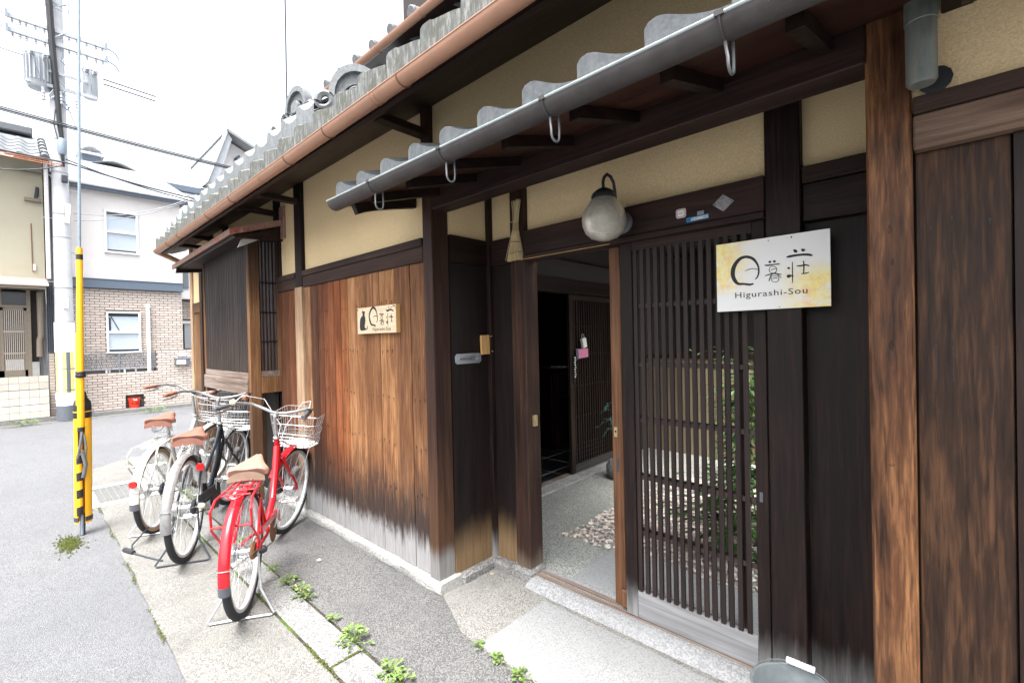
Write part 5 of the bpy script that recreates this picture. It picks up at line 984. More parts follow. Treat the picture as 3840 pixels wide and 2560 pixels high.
    if sp['style'] == 'low': out = [(bb.x+.10, bb.z+.0),(bb.x+.07, bb.z+.085),(bb.x, bb.z+.108),(.10, rw_+.085),(.10, rw_+.045),(bb.x-.02, bb.z+.075)]
    b.prism(out, 'y', -.068, -.056); b.build('chain_guard', sp['guard'], t, loc=LOC)
    # centre stand
    b = MB(); sx_ = sp.get('standx', -.05); b.tube([ax+Vector((0,.068,0)), (-.01,.072,.24),(sx_*.6,.082,.13),(sx_-.03,.155,.014),(sx_-.035,.145,.009),(sx_-.03,0,.008),(sx_-.035,-.145,.009),(sx_-.03,-.155,.014),(sx_*.6,-.082,.13),(-.01,-.072,.24),ax+Vector((0,-.068,0))], .0062, 7); b.build('stand', sp['stand'], t, loc=LOC, smooth=True)
    # axle nuts, gear cluster
    b = MB(); b.tube([ax+Vector((0,-.095,0)), ax+Vector((0,.095,0))], .007, 6); b.lathe([(.001,0),(.019,0),(.022,.02),(.012,.036)], ax+Vector((0,-.075,0)), 12, Matrix.Rotation(R(90), 3, 'X')); b.build('axle_nut', M['cream_plastic'] if sp.get('whitecap') else M['black'], t, loc=LOC, smooth=True)
    b = MB(); b.lathe([(.001,-.012),(.045,-.012),(.05,0),(.045,.012),(.001,.012)], ax+Vector((0,.052,0)), 18, Matrix.Rotation(R(90), 3, 'X')); b.build('band_brake', M['steel'], t, loc=LOC, smooth=True)
    # rear lock / rack
    if sp.get('rack'):
        rz_ = sp['rackz']; m = sp['rack']; b = MB(); wd = .072
        for s_ in (-1, 1):
            b.tube([Vector((.21, s_*wd*.8, rz_+.012)), Vector((-.02, s_*wd, rz_)), Vector((-.15, s_*wd*1.15, rz_-.005)), Vector((-.20, s_*wd*1.25, rz_-.045)), Vector((-.19, s_*wd*1.25, rz_-.14)), Vector((-.04, s_*.088, rw_+.06)), ax+Vector((0, s_*.080, 0))], .0062, 7)
        b.tube([Vector((.21, -wd*.8, rz_+.012)), Vector((.225, 0, rz_+.012)), Vector((.21, wd*.8, rz_+.012))], .0062, 7)
        b.tube([Vector((-.20, -wd*1.25, rz_-.125)), Vector((-.20, wd*1.25, rz_-.125))], .0055, 6)
        b.tube([Vector((.20, -.035, rz_+.012)), Vector((-.13, -.035, rz_)), Vector((-.155, -.022, rz_-.002)), Vector((-.158, 0, rz_-.003)), Vector((-.155, .022, rz_-.002)), Vector((-.13, .035, rz_)), Vector((.20, .035, rz_+.012))], .0058, 7)
        for xx in (.13,.05,-.04,-.115): b.tube([Vector((xx, -wd*.95, rz_+.004)), Vector((xx, wd*.95, rz_+.004))], .0048, 6)
        b.build('rear_rack', m, t, loc=LOC, smooth=True)
    if sp.get('lock'):
        b = MB(); a0 = .19; b.tube([(a0+.0, .055*math.cos(R(a))*1.05, .53+.075*math.sin(R(a))-.0) for a in range(-40, 221, 20)], [.007 if 40 < a < 140 else .011 for a in range(-40, 221, 20)], 8); b.box(a0-.012, a0+.012, -.075, -.03, .45, .53, .004); b.box(a0-.012, a0+.012, .03, .075, .45, .53, .004); b.build('ring_lock', M['silverpaint'], t, loc=LOC, smooth=True)
    return t
BLK = {'tread': M['rubber']}; TAN = {'tread': M['rubber'], 'wall': M['tanwall']}
bicycle('bicycle', 'red city bicycle with red rear rack and wire basket, nearest the camera', (-2.735, .800, .006), 148.3, dict(frame=M['red'], style='low', seat=.735, bar=.945, leather=M['leather_pale'], leather_side=M['leather_side'], fender=M['red'], tyre=BLK, grip=M['greyplastic'], rack=M['red'], rackz=.665, guard=M['red'], stand=M['steel'], steer=-17, bell=M['cream_plastic'], hoop=1, fend=191, crank=-100, fw=.0255, shifter=1, wb=1.08, dynamo=1))
bicycle('bicycle', 'black-framed bicycle with silver rear fender and ring lock, in the middle of the three', (-3.715, .742, .006), 151.5, dict(frame=M['navy'], style='high', seat=.80, bar=.985, leather=M['leather'], fender=M['silverpaint'], tyre=BLK, grip=M['grip'], guard=M['black'], stand=M['elecdark'], steer=-12, fend=186, crank=-70, shifter=1, lock=1, refl=(.04,-.075,.60), whitecap=1, r=.345, wb=1.12, bighub=1, tip=M['silverpaint']))
bicycle('bicycle', 'cream white bicycle with tan tyre walls and white rack, farthest of the three', (-4.46, .70, .006), 149, dict(frame=M['cream_enamel'], style='high', seat=.845, bar=.985, leather=M['leather'], fender=M['cream_enamel'], tyre=TAN, grip=M['grip'], rack=M['cream_enamel'], rackz=.685, guard=M['cream_enamel'], stand=M['steel'], steer=-20, fend=188, crank=100, shifter=1, refl=(-.345,0,.46), key=1, wb=1.10))
lk = thing('kickstand_lock', 'black cable lock dangling from the bicycle stand to the ground between the bicycles', 'lock', (-4.05, .42, .01))
b = MB(); b.tube([(-4.25,.62,.12),(-4.22,.52,.03),(-4.12,.50,.012),(-3.95,.56,.012),(-3.8,.62,.012)], .006, 6); b.build('cable', M['elecdark'], lk, smooth=True)
b = MB(); b.tube([(-4.20,.475,.018),(-4.09,.51,.018)], [.016,.014], 8); b.build('lock_body', M['black'], lk, smooth=True)
# ------------------------------------------------------------------ guy wire with yellow guard
gw = thing('guy_wire', 'guy wire in yellow plastic guards with a black and yellow striped sleeve', 'guy wire', (-4.85, .29, 0))
b = MB(); b.tube([(-4.85,.302,.0),(-4.85,.315,1.0),(-4.845,.335,2.3),(-4.83,.38,4.6),(-4.78,.52,9.5)], .0095, 8); b.build('wire', M['iron'], gw, smooth=True)
tilt_x = lambda z: .300+.0145*z
b = MB(); b.lathe([(.0215,.80),(.0215,1.22),(.0198,1.24),(.0196,2.19),(.0185,2.215),(.015,2.215),(.015,2.1)], (0,0,0), 20, caps=False); b.v = [(x-4.835, y+tilt_x(z), z) for x, y, z in b.v]; yg = b.build('upper_guard', M['yellow'], gw, smooth=True)
b = MB(); b.lathe([(.0205,2.125),(.0205,2.165)], n=20, caps=False); b.v = [(x-4.835, y+tilt_x(z), z) for x, y, z in b.v]; b.build('band', M['black'], yg, smooth=True)
b = MB(); b.lathe([(.0255,1.215),(.031,1.222),(.031,1.238),(.027,1.244),(.031,1.250),(.029,1.262),(.0245,1.262)], n=20, caps=False); b.v = [(x-4.835, y+tilt_x(z), z) for x, y, z in b.v]; b.build('collar', M['black'], yg, smooth=True)
b = MB(); b.lathe([(.0225,.80),(.0225,.835)], n=20, caps=False); b.v = [(x-4.835, y+tilt_x(z), z) for x, y, z in b.v]; b.build('band', M['black'], yg, smooth=True)
b = MB(); b.lathe([(.020,1.0),(.020,1.55),(.015,1.56)], n=16, caps=False); b.v = [(x*.9-4.86, y+tilt_x(z)-.007, z) for x, y, z in b.v]; b.build('back_guard', M['yellow'], gw, smooth=True)
# lower open sleeve: C section, open towards the camera
def csec(z0, z1, r, g0, g1, mat, name, cx=-4.88, n=16):
    b = MB(); rows = []
    for z, rr_ in ((z0, r),(z1, r)):
        o = [(cx+rr_*math.cos(R(a)), tilt_x(z)+.012+rr_*math.sin(R(a))*1.0, z) for a in [g0+(g1-g0)*i/n for i in range(n+1)]]; i_ = [(cx+(rr_-.006)*math.cos(R(a)), tilt_x(z)+.012+(rr_-.006)*math.sin(R(a)), z) for a in [g1+(g0-g1)*i/n for i in range(n+1)]]; rows.append(o+i_)
    b.grid(rows, closed=True); return b.build(name, mat, gw, smooth=True)
csec(.09, .90, .053, 8, 322, M['yellow'], 'lower_guard')
csec(.105, .14, .0545, 8, 322, M['elecdark'], 'lower_band')
b = MB(); b.lathe([(.0530,.895),(.0545,.90),(.0545,.99),(.048,1.03),(.030,1.05),(.022,1.10)], n=18, caps=False); b.v = [(x-4.895, y+tilt_x(z)+.012, z) for x, y, z in b.v]; b.build('top_cap', M['black'], gw, smooth=True)
b = MB(); b.lathe([(.0549,.945),(.0549,.953)], n=18, caps=False); b.v = [(x-4.895, y+tilt_x(z)+.012, z) for x, y, z in b.v]; b.build('cap_line', M['yellow'], gw)
for i in range(8):
    z0 = .16+i*.066; b = MB(); b.tube([(-4.845, tilt_x(z0)-.010, z0),(-4.845, tilt_x(z0)-.010, z0+.066)], .019, 10, caps=False)
    b.v = [(x, y, z+.25*(y-tilt_x(z0))) for x, y, z in b.v]; b.build('sleeve_band', M['black'] if i % 2 == 0 else M['yellow'], gw, smooth=True)
b = MB(); b.tube([(-4.80,.315,.80),(-4.79,.30,.70),(-4.80,.285,.60)], .008, 7); b.tube([(-4.80,.325,.78),(-4.79,.335,.68),(-4.80,.328,.60)], .007, 7); b.tube([(-4.80,.31,.66),(-4.79,.33,.55),(-4.81,.315,.45)], .013, 8); b.build('turnbuckle', M['hook'], gw, smooth=True)
b = MB(); b.tube([(-4.86,.305,-.02),(-4.86,.31,.16)], .016, 10); b.build('anchor_rod', M['elecdark'], gw, smooth=True)
# ------------------------------------------------------------------ utility pole
PX, PY = -12.72, .625
up = thing('utility_pole', 'tall pale concrete utility pole with transformers and crossarms at the street corner', 'utility pole', (PX, PY, 0))
# the pole leans a touch like in the picture
def pole_r(z): return .148-.0048*z
b = MB(); b.lathe([(pole_r(z), z) for z in (0,1,2,3,4,5,6,7,8,9,10.5)], (PX,PY,0), 24); b.build('pole', M['concpole'], up, smooth=True)
for z in (1.95, 2.62, 3.62, 4.08, 4.9, 5.55, 6.3, 8.2): 
    b = MB(); b.lathe([(pole_r(z)+.004, z),(pole_r(z)+.004, z+.02)], (PX,PY,0), 24, caps=False); b.build('steel_band', M['insul'], up)
b = MB(); b.lathe([(.158,.42),(.158,.56),(.156,.56)], (PX,PY,0), 24, caps=False); b.build('guard_sheet', M['whitewall2'], up, smooth=True)
b = MB(); b.lathe([(.153,.0),(.153,.30)], (PX,PY,0), 24, caps=False); b.build('base_sheet', M['corrug'], up, smooth=True)
b = MB(); b.lathe([(.154,.30),(.154,.42)], (PX,PY,0), 24, caps=False); b.build('guard_sheet', M['white'], up, smooth=True); b = MB(); b.lathe([(.154,1.36),(.154,1.95)], (PX,PY,0), 24, caps=False); b.build('guard_sheet', M['white'], up, smooth=True)
for i in range(16):
    a0, a1 = i*22.5, i*22.5+22.5; b = MB(); b.grid([[(PX+.156*math.cos(R(a0+(a1-a0)*k/3)), PY+.156*math.sin(R(a0+(a1-a0)*k/3)), z) for k in range(4)] for z in (.56,1.36)]); b.build('stripe', M['yellowpale'] if i % 2 else (M['corrug'] if i % 4 == 0 else M['white']), up)
for z in (.60, 1.02): 
    b = MB(); b.lathe([(.159,z),(.159,z+.015)], (PX,PY,0), 24, caps=False); b.build('steel_band', M['hook'], up)
for i, z in enumerate((2.1,2.75,3.35,4.0,4.6,5.3)): b = MB(); b.tube([(PX,PY-.12*(1 if i % 2 else -1),z),(PX,PY-.27*(1 if i % 2 else -1),z)], .010, 6); b.build('step_bolt', M['elec'], up)
# crossarms
for z in (7.40, 7.66):
    b = MB(); b.box(PX+.10, PX+.17, -.02, 1.36, z-.035, z+.035); ca_ = b.build('crossarm', M['elec'], up)
    for y in (.04,.14,.22,.34,.46,.80,.92,1.06,1.20,1.30):
        b = MB(); b.lathe([(.004,-.12),(.022,-.115),(.012,-.09),(.024,-.08),(.012,-.05),(.008,-.03)], (PX+.14, y, z), 8); b.build('insulator', M['insul'], ca_, smooth=True)
    b = MB(); b.box(PX+.17, PX+.20, -.05, -.01, z-.06, z+.08); b.box(PX+.17, PX+.20, 1.34, 1.38, z-.06, z+.08); b.build('arm_end', M['iron'], ca_)
    b = MB(); b.tube([(PX+.14,-.08,z+.02),(PX+.14,-.2,z+.04),(PX+.14,-.28,z-.0)], .012, 5); b.tube([(PX+.14,1.38,z),(PX+.14,1.50,z-.05),(PX+.14,1.56,z-.16)], .016, 5); b.build('arm_hardware', M['iron'], ca_)
for (y0, y1, z0, z1, nm) in ((.18,.56,6.50,7.16,'big'),(.98,1.24,6.58,7.16,'small')):
    yc, r_ = (y0+y1)/2, (y1-y0)/2; b = MB(); b.lathe([(.001,z0-.03),(r_*.80,z0-.02),(r_*.84,z0),(r_*.92,z0+.02),(r_*.92,z1-.06),(r_*.97,z1-.055),(r_*.97,z1-.02),(r_*.6,z1+.02),(.001,z1+.04)], (PX+.02, yc, 0), 24); tr = b.build('transformer', M['elec'], up, smooth=True)
    if nm == 'big':
        for i in range(20):
            a = R(i*18); b = MB(); b.M = Matrix.Translation((PX+.02+r_*.98*math.cos(a), yc+r_*.98*math.sin(a), 0)) @ Matrix.Rotation(a, 4, 'Z'); b.box(-.03,.022,-.009,.009,z0+.10,z1-.10); b.build('fin', M['elec'], tr)
    for dy in (-.5,.45):
        b = MB(); b.lathe([(.03,0),(.045,.01),(.02,.03),(.045,.05),(.02,.07),(.03,.10),(.001,.11)], (PX+r_+.03, yc+dy*r_, z1-.14), 10, Matrix.Rotation(R(60), 3, 'Y')); b.build('bushing', M['insul'], tr, smooth=True)
    b = MB(); b.tube([(PX+r_+.1, yc-.3*r_, z1-.08),(PX+r_+.12, yc-.1*r_, z1-.4),(PX+r_+.03, yc+.1*r_, z0+.05)], .006, 5); b.build('lead', M['iron'], tr)
b = MB(); b.box(PX+.12, PX+.16, .18, 1.20, 6.52, 6.58); b.box(PX+.14, PX+.17, .40, 1.05, 6.80, 6.85)
for y in (.42,.66,.90): b.lathe([(.03,-.30),(.035,-.28),(.022,-.24),(.035,-.22),(.022,-.18),(.035,-.16),(.022,-.12),(.03,-.05)], (PX+.19, y, 6.52), 10)
b.build('transformer_bracket', M['elec'], up)
q = random.Random(11); b = MB()
for i in range(14):
    z0 = q.uniform(6.1, 8.3); a = q.uniform(0, 1); b.tube([(PX+.16, PY-.12+.3*a, z0),(PX+.22, PY+q.uniform(-.15,.25), z0-.1-q.random()*.2),(PX+.16, PY+.05+.2*q.random(), z0-q.uniform(-.2,.5))], .008, 4)
b.build('jumper_wires', M['iron'], up, kind='stuff')
b = MB(); b.tube([(PX+.19,.50,8.9),(PX+.19,.535,8.1),(PX+.19,.56,7.3),(PX+.19,.60,6.6),(PX+.19,.63,5.9),(PX+.19,.67,5.45)], [.055,.055,.052,.048,.042,.028], 8); b.build('riser_cable', M['black'], up, smooth=True)
for k in range(3): b = MB(); b.tube([(PX+.2,.58+.03*k,6.1),(PX+.21,.55+.05*k,5.8),(PX+.2,.62+.03*k,5.4),(PX+.2,.66+.01*k,5.0)], .009, 5); b.build('riser_cable', M['elecdark'], up)
b = MB(); b.lathe([(.01,5.22),(.055,5.24),(.07,5.3),(.07,5.50),(.05,5.55),(.01,5.56)], (PX+.19,.655,0), 12); b.build('splice_box', M['iron'], up, smooth=True)
box(PX+.13, PX+.22, .635, .725, 4.70, 4.84, 'junction_box', M['elecdark'], up, c=.01)
b = MB(); b.M = Matrix.Translation((PX+.16,.71,4.10)) @ Matrix.Rotation(R(-4), 4, 'X'); b.box(-.02,.02,-.035,.035,-.19,.19); b.build('light_tube', M['whitewall2'], up)
box(PX+.145, PX+.155, .60, .68, 2.22, 2.42, 'notice_plate', M['paper'], up)
b = MB(); b.tube([(PX+.05,PY-.20,2.8),(PX+.05,PY-.20,5.2)], .032, 8); b.build('conduit', M['paleconduit'], up, smooth=True)
# ------------------------------------------------------------------ overhead cables
def cable(name, label, pts, r_, mat='elecdark', n=5, grp='overhead cables along the side street'):
    P = [Vector(p) for p in pts]; o = MB().tube(P, r_, n).build(name, M[mat], smooth=True); tag(o, label, 'cable', grp); return o
def sag(a, c_, s_, n=14): a, c_ = Vector(a), Vector(c_); return [a.lerp(c_, i/n)-Vector((0,0,s_*4*(i/n)*(1-i/n))) for i in range(n+1)]
CL = 'black overhead cable strung along the side street past the utility pole'
CLS = ['black main cable along the side street, thickest of its bundle','thin black cable riding on top of the main bundle along the side street','thin black cable hanging just under the main bundle along the side street']
for i, (dz, r_) in enumerate(((0,.018),(.035,.012),(-.03,.010))): cable('overhead_cable', CLS[i], sag((-12.5,-3.5,6.15+dz),(-12.5,4.6,5.72+dz),.12), r_)
cable('overhead_cable', 'long slack cable passing the pole at the height of the white house eave', sag((-12.5,-3,5.2),(-12.5,.75,5.08),.02)+sag((-12.5,.75,5.08),(-12.4,4.2,4.78),.10), .017)
cable('overhead_cable', 'lowest slack cable leaving the pole across the white house roof', sag((-12.5,.7,5.15),(-12.4,4.2,4.72),.16), .014)
for dz, lb_ in ((0,'lowest orange sheathed cable from the cream house to the utility pole'),(.05,'middle orange sheathed cable from the cream house to the utility pole'),(.09,'topmost orange sheathed cable from the cream house to the utility pole')): cable('orange_cable', lb_, sag((-12.45,-3,5.10+dz),(-12.5,.66,5.08-dz),.05), .008, 'orangecable', 5, 'orange cables by the cream house')
cable('overhead_cable', 'drooping dark cable from the cream house wall up to the pole', sag((-12.45,-.9,4.78),(-12.5,.66,5.02),.16), .012)
for dz, lb_ in ((0,'upper of two straight power wires leaving the small transformer'),(.10,'lower of two straight power wires leaving the small transformer')): cable('service_drop', lb_, sag((-12.6,1.30,7.0-dz),(-12.3,2.12,6.83-dz),.0,4), .015, 'elecdark', 5, 'service wires from the transformer')
cable('overhead_wire', 'high power wire entering the picture at the upper left', sag((-12.6,-3,7.3),(-12.65,.22,7.02),.05), .009); cable('overhead_wire', 'thin wire slanting down steeply to the pole in the upper left corner', sag((-12.6,-3,8.75),(-12.62,.5,8.13),.03), .007); cable('overhead_wire', 'nearly level thin wire meeting the pole in the upper left corner', sag((-12.6,-3,8.35),(-12.62,.6,8.3),.02), .006)
cable('service_drop', 'lower thin pale wire sagging across the white house wall', sag((-12.7,.8,4.0),(-12.6,2.9,4.9),.16), .007, 'insul', 4, 'thin wires at the white house'); cable('service_drop', 'upper thin pale wire sagging across the white house wall', sag((-12.7,.8,4.15),(-12.6,2.9,4.95),.2), .007, 'insul', 4, 'thin wires at the white house')
o = MB().tube([(-10.02,4.0,10.5),(-10.12,4.0,6.0),(-10.13,4.0,4.2)], .016, 6).build('antenna_mast', M['elecdark']); tag(o, 'thin vertical antenna mast rising behind the tiled roof against the white sky', 'antenna')
# ------------------------------------------------------------------ white and brick house across the side street
HX = -13.0
wh = thing('white_house', 'white-walled house with pale brick ground floor, slate-blue band and pale metal roof', 'house', (HX-3, 1.7, 0))
box(HX-6, HX-.10, .56, 2.655, 2.72, 4.86, 'upper_wall', M['whitewall'], wh)
box(HX-6, HX-.13, .56, 2.655, 0, 2.70, 'lower_wall', M['mortar'], wh)
for y in (1.28, 1.88): box(HX-.104, HX-.099, y-.004, y+.004, 2.9, 4.8, 'panel_joint', M['paleconduit'], wh)
box(HX-.10, HX+.0, .54, 2.665, 2.70, 2.885, 'band', M['slate'], wh, c=.006); box(HX-.10, HX+.012, .54, 2.67, 2.885, 2.90, 'band_cap', M['slate'], wh)
box(HX-.02, HX+.06, .74, 2.79, 4.765, 4.865, 'eave_fascia', M['slate'], wh, c=.004); box(HX-.10, HX-.02, .74, 2.79, 4.80, 4.84, 'eave_soffit', M['paleconduit'], wh)
b = MB(); b.tube([(HX+.085,.5,4.87),(HX+.085,2.82,4.86)], .035, 8); b.build('eave_gutter', M['windowwhite'], wh, smooth=True)
b = MB(); b.add([(HX+.08,.0,4.88),(HX+.08,2.83,4.88),(HX-1.5,2.28,5.80),(HX-1.5,.0,5.80),(HX-3.2,2.0,6.2),(HX-3.2,.0,6.2),(HX-6,2.83,4.9)], [(0,1,2,3),(3,2,4,5),(1,6,4,2)]); b.build('roof', M['paleroof'], wh)
b = MB(); b.tube([(HX+.08,2.83,4.89),(HX-1.5,2.28,5.82)], .03, 6); b.build('hip_trim', M['windowwhite'], wh)
for (y0, y1, x, z, nm) in ((1.29,1.99,-14.35,5.50,0),(1.12,1.45,-14.9,5.92,1)):
    box(x-.8, x-.0, y0, y1, z-.4, z+.20, 'dormer', M['slate'], wh)
    b = MB(); b.grid([[(x+.10-k*.25, y0-.08+(y1-y0+.16)*i/8, z+.20+.17*math.sin(math.pi*i/8)*(1 if k else .9)+(.0 if k else .0)) for i in range(9)] for k in range(4)]+[]); b.build('dormer_roof', M['windowwhite'], wh, smooth=True)
    box(x+.0, x+.09, y0-.07, y1+.07, z+.17, z+.205, 'dormer_fascia', M['windowwhite'], wh)
def win(par, x, y0, y1, z0, z1, fw=.035, blind='blind', mid=None):
    f = MB(); f.box(x-.02,x+.035,y0,y0+fw,z0,z1); f.box(x-.02,x+.035,y1-fw,y1,z0,z1); f.box(x-.02,x+.04,y0,y1,z1-fw,z1); f.box(x-.02,x+.05,y0-.01,y1+.01,z0,z0+fw)
    m_ = mid if mid else (z0+z1)/2; f.box(x-.01,x+.03,y0+fw,y1-fw,m_-.018,m_+.018); w_ = f.build('window', M['windowwhite'], par)
    for a, c_ in ((z0+fw, m_-.018),(m_+.018, z1-fw)):
        box(x-.012, x-.008, y0+fw, y1-fw, a, c_, 'pane', M['blind'], w_)
    box(x-.006, x-.002, y0+fw, y1-fw, z1-fw-.07, z1-fw, 'shade_slit', M['darkglass'], w_); box(x-.006, x-.002, y0+fw, y1-fw, z0+fw, z0+fw+.045, 'shade_slit', M['darkglass'], w_)
    return w_
win(wh, HX-.09, 1.30, 1.865, 3.48, 4.40)
w_ = win(wh, HX-.10, 1.285, 1.865, 1.30, 2.21); b = MB(); b.box(HX-.105,HX-.09,1.335,1.36,1.80,2.08); b.tube([(HX-.095,1.37,2.1),(HX-.095,1.50,1.80)], .008, 4); b.build('lever', M['darkglass'], w_)
b = MB(); b.tube([(HX-.04,1.995,.86),(HX-.04,1.995,2.33)], .036, 10); b.lathe([(.04,2.30),(.05,2.31),(.05,2.38),(.02,2.39)], (HX-.04,1.995,0), 12); b.build('downpipe', M['white'], wh, smooth=True)
def bricks(par, x, y0, y1, z0, z1, holes=(), limit=300, bw=.158, bh=.0565, off=0):
    proto = None; cnt = 0; rest = MB(); row = 0; z = z0
    allb = []
    while z < z1-.02:
        y = y0-(bw*.5 if (row+off) % 2 else 0)
        while y < y1-.01:
            a, c_ = max(y, y0)+.0045, min(y+bw, y1)-.0045
            if c_-a > .02:
                zc, yc = z+bh/2, (a+c_)/2
                segs = [(a, c_)]
                for (h0, h1, hz0, hz1) in holes:
                    ns = []
                    for (p, q_) in segs:
                        if zc < hz0 or zc > hz1 or q_ < h0 or p > h1: ns.append((p, q_))
                        else:
                            if p < h0-.02: ns.append((p, h0))
                            if q_ > h1+.02: ns.append((h1, q_))
                    segs = ns
                for (p, q_) in segs: allb.append((p, q_, z, min(z+bh, z1)-.011))
            y += bw
        z += bh; row += 1
    unit = None
    for i, (p, q_, za, zb) in enumerate(allb):
        if i < limit:
            if unit is None: unit = MB().box(0,1,0,1,0,1).build('brick', M['brick'], par, loc=LOC); o = unit
            else: o = unit.copy(); COL.objects.link(o); o.parent = par
            o.location = Vector((x-.022+rnd.uniform(-.001,.001), p, za))-par.location; o.scale = (.022, q_-p, zb-za); tn = rnd.uniform(.86, 1.1); o.color = (tn, tn*rnd.uniform(.97,1.0), tn*rnd.uniform(.95,1.0), 1)
        else: rest.box(x-.022, x, p, q_, za, zb)
    if rest.v: rest.build('brick', M['brick'], par, kind='stuff', color=(1,1,1))
bricks(wh, HX-.108, .56, 2.655, .95, 2.70, [(1.285,1.865,1.28,2.24)])
bx_ = thing('brick_garden_wall', 'low pale brick garden wall with iron trellis in front of the white house', 'wall', (HX, 1.6, 0))
b = MB(); b.box(HX-.14, HX-.022, .40, .88, .085, 1.36); b.box(HX-.14, HX-.022, .88, 1.56, .085, .875); b.box(HX-.14, HX-.022, 1.56, 1.88, .37, .875); b.box(HX-.14, HX-.022, 1.88, 2.12, .085, .875); b.box(HX-.14, HX-.022, 2.12, 3.4, .085, 1.345); b.build('wall_core', M['mortar'], bx_)
bricks(bx_, HX, .40, 3.3, .095, 1.345, [(.88,2.12,.885,9),(1.56,1.88,0,.37)], 300)
box(HX-.135, HX-.11, 1.50, 1.95, .06, .40, 'niche_back', M['mortar'], bx_); box(HX-.2, HX+.02, 1.40, 2.05, .0, .088, 'niche_floor', M['concrete'], bx_)
b = MB()
for y in (.90, 1.48, 2.06): b.box(HX-.075,HX-.055,y-.008,y+.008,.88,1.33)
for k in range(2):
    ya, yb = .90+k*.58, 1.48+k*.58; top = [(HX-.065, ya+(yb-ya)*i/12, 1.26+.07*math.sin(math.pi*i/12)) for i in range(13)]; b.tube(top, .008, 5); b.tube([(HX-.065, ya, .95),(HX-.065, yb, .95)], .008, 5); b.tube([(HX-.065, ya, .98),(HX-.065, yb, .98)], .005, 4)
    for i in range(6):
        y_ = ya+(yb-ya)*i/6; d = (yb-ya)/6
        for s_ in (-1, 1): b.tube([(HX-.065, y_+d*.5-s_*d*.5, .98),(HX-.065, y_+d*.5, 1.13),(HX-.065, y_+d*.5+s_*d*.5, 1.27)], .0045, 4); b.tube([(HX-.065, y_+d*.5+.03*s_, 1.0),(HX-.065, y_+d*.5+.045*s_, 1.13),(HX-.065, y_+d*.5+.02*s_, 1.24)], .004, 4)
b.build('trellis', M['iron'], bx_, kind='stuff')
for i, y in enumerate((1.25, 1.30, 1.55, 1.74, 1.98)): box(HX-.08, HX-.045, y, y+.03, .88, .94, 'clay_pot', M['lean'] if i % 2 else M['paleconduit'], bx_)
mb_ = thing('mailbox', 'small grey mailbox with a pale flap on the brick garden wall', 'mailbox', (HX, 2.6, 1.0)); box(HX, HX+.07, 2.455, 2.745, .985, 1.145, 'case', M['corrug'], mb_, c=.005); box(HX+.071, HX+.076, 2.48, 2.66, 1.0, 1.105, 'flap', M['paper'], mb_); box(HX+.071, HX+.08, 2.46, 2.74, 1.115, 1.14, 'lid', M['slate'], mb_)
tag(box(HX+.001, HX+.012, 2.535, 2.685, 1.195, 1.27, 'name_plate', M['white']), 'white name plate on the brick wall above the mailbox', 'name plate')
fb = thing('fire_bucket', 'red fire pail with white lettering in the niche of the brick garden wall', 'bucket', (HX-.03, 1.71, .088))
b = MB(); b.lathe([(.001,.09),(.085,.09),(.105,.285),(.111,.29),(.105,.30),(.095,.29),(.001,.12)], (HX-.02,1.71,0), 20); b.build('pail', M['firered'], fb, smooth=True)
t_ = text_mb('防火用', .13, .055, .0006); t_.v = [(HX+.080-0*y, 1.645+x, .165+z) for x, y, z in t_.v]
if t_.v: t_.build('lettering', M['white'], fb)
box(HX+.08, HX+.083, 1.685, 1.745, .255, .285, 'label_strip', M['paper'], fb)
b = MB(); b.tube([(HX-.02,1.60,.29),(HX+.06,1.78,.28),(HX+.05,1.86,.24),(HX+.0,1.83,.13)], .004, 5); b.build('handle', M['hook'], fb)
# houses further back
rh = thing('rear_white_house', 'white house behind the white-walled one with dark eave and balcony railing', 'house', (-17.5, 3.6, 0))
box(-19, -17.1, 3.12, 4.1, 0, 6.2, 'wall', M['whitewall2'], rh); box(-17.1, -16.9, 2.9, 4.2, 6.20, 6.36, 'eave_fascia', M['slate'], rh)
b = MB(); b.add([(-16.9,2.2,6.40),(-16.9,4.25,6.38),(-19.5,3.9,7.25),(-19.5,1.2,7.5)], [(0,1,2,3)]); b.build('roof', M['paleroof'], rh)
f = MB(); f.box(-17.1,-17.05,3.42,3.48,5.4,6.18); f.box(-17.1,-17.05,3.95,4.0,5.4,6.18); f.box(-17.1,-17.05,3.42,4.0,6.10,6.18); wn = f.build('window', M['windowwhite'], rh); box(-17.09,-17.08,3.48,3.95,5.4,6.10,'pane',M['curtain'],wn)
b = MB(); b.tube([(-16.6,3.30,5.76),(-16.6,4.3,5.74)], .035, 6)
for i in range(9): b.tube([(-16.6,3.34+i*.12,5.0),(-16.6,3.34+i*.12,5.74)], .014, 5)
b.build('balcony_railing', M['windowwhite'], rh)
box(-17.05, -16.55, 3.25, 4.3, 4.95, 5.05, 'balcony_floor', M['whitewall2'], rh)
b = MB()
for i in range(6): b.tube([(-16.85,3.4+i*.12,5.65),(-16.85,3.43+i*.12,5.1)], .03, 5)
b.build('laundry', M['curtain'], rh)
nb = thing('next_brick_house', 'narrow pale brick house with grey shutter right of the white house', 'house', (-16, 3.4, 0))
box(-18, -15.9, 3.05, 4.6, 0, 2.98, 'wall', M['mortar'], nb); bricks(nb, -15.875, 3.05, 4.0, 2.2, 2.72, (), 80, .19, .07); box(-16.0, -15.6, 3.0, 4.6, 2.76, 2.98, 'ledge', M['whitewall2'], nb); box(-15.9, -15.86, 3.25, 4.2, 1.35, 2.06, 'shutter', M['corrugpale'], nb); box(-15.9, -15.82, 3.2, 4.2, 2.06, 2.14, 'shutter_head', M['whitewall2'], nb)
box(-18, -16.1, 3.05, 4.6, 2.98, 5.0, 'upper_wall', M['whitewall2'], nb); box(-16.1,-16.02,3.3,3.42,3.1,3.7,'drain_box',M['corrug'],nb)
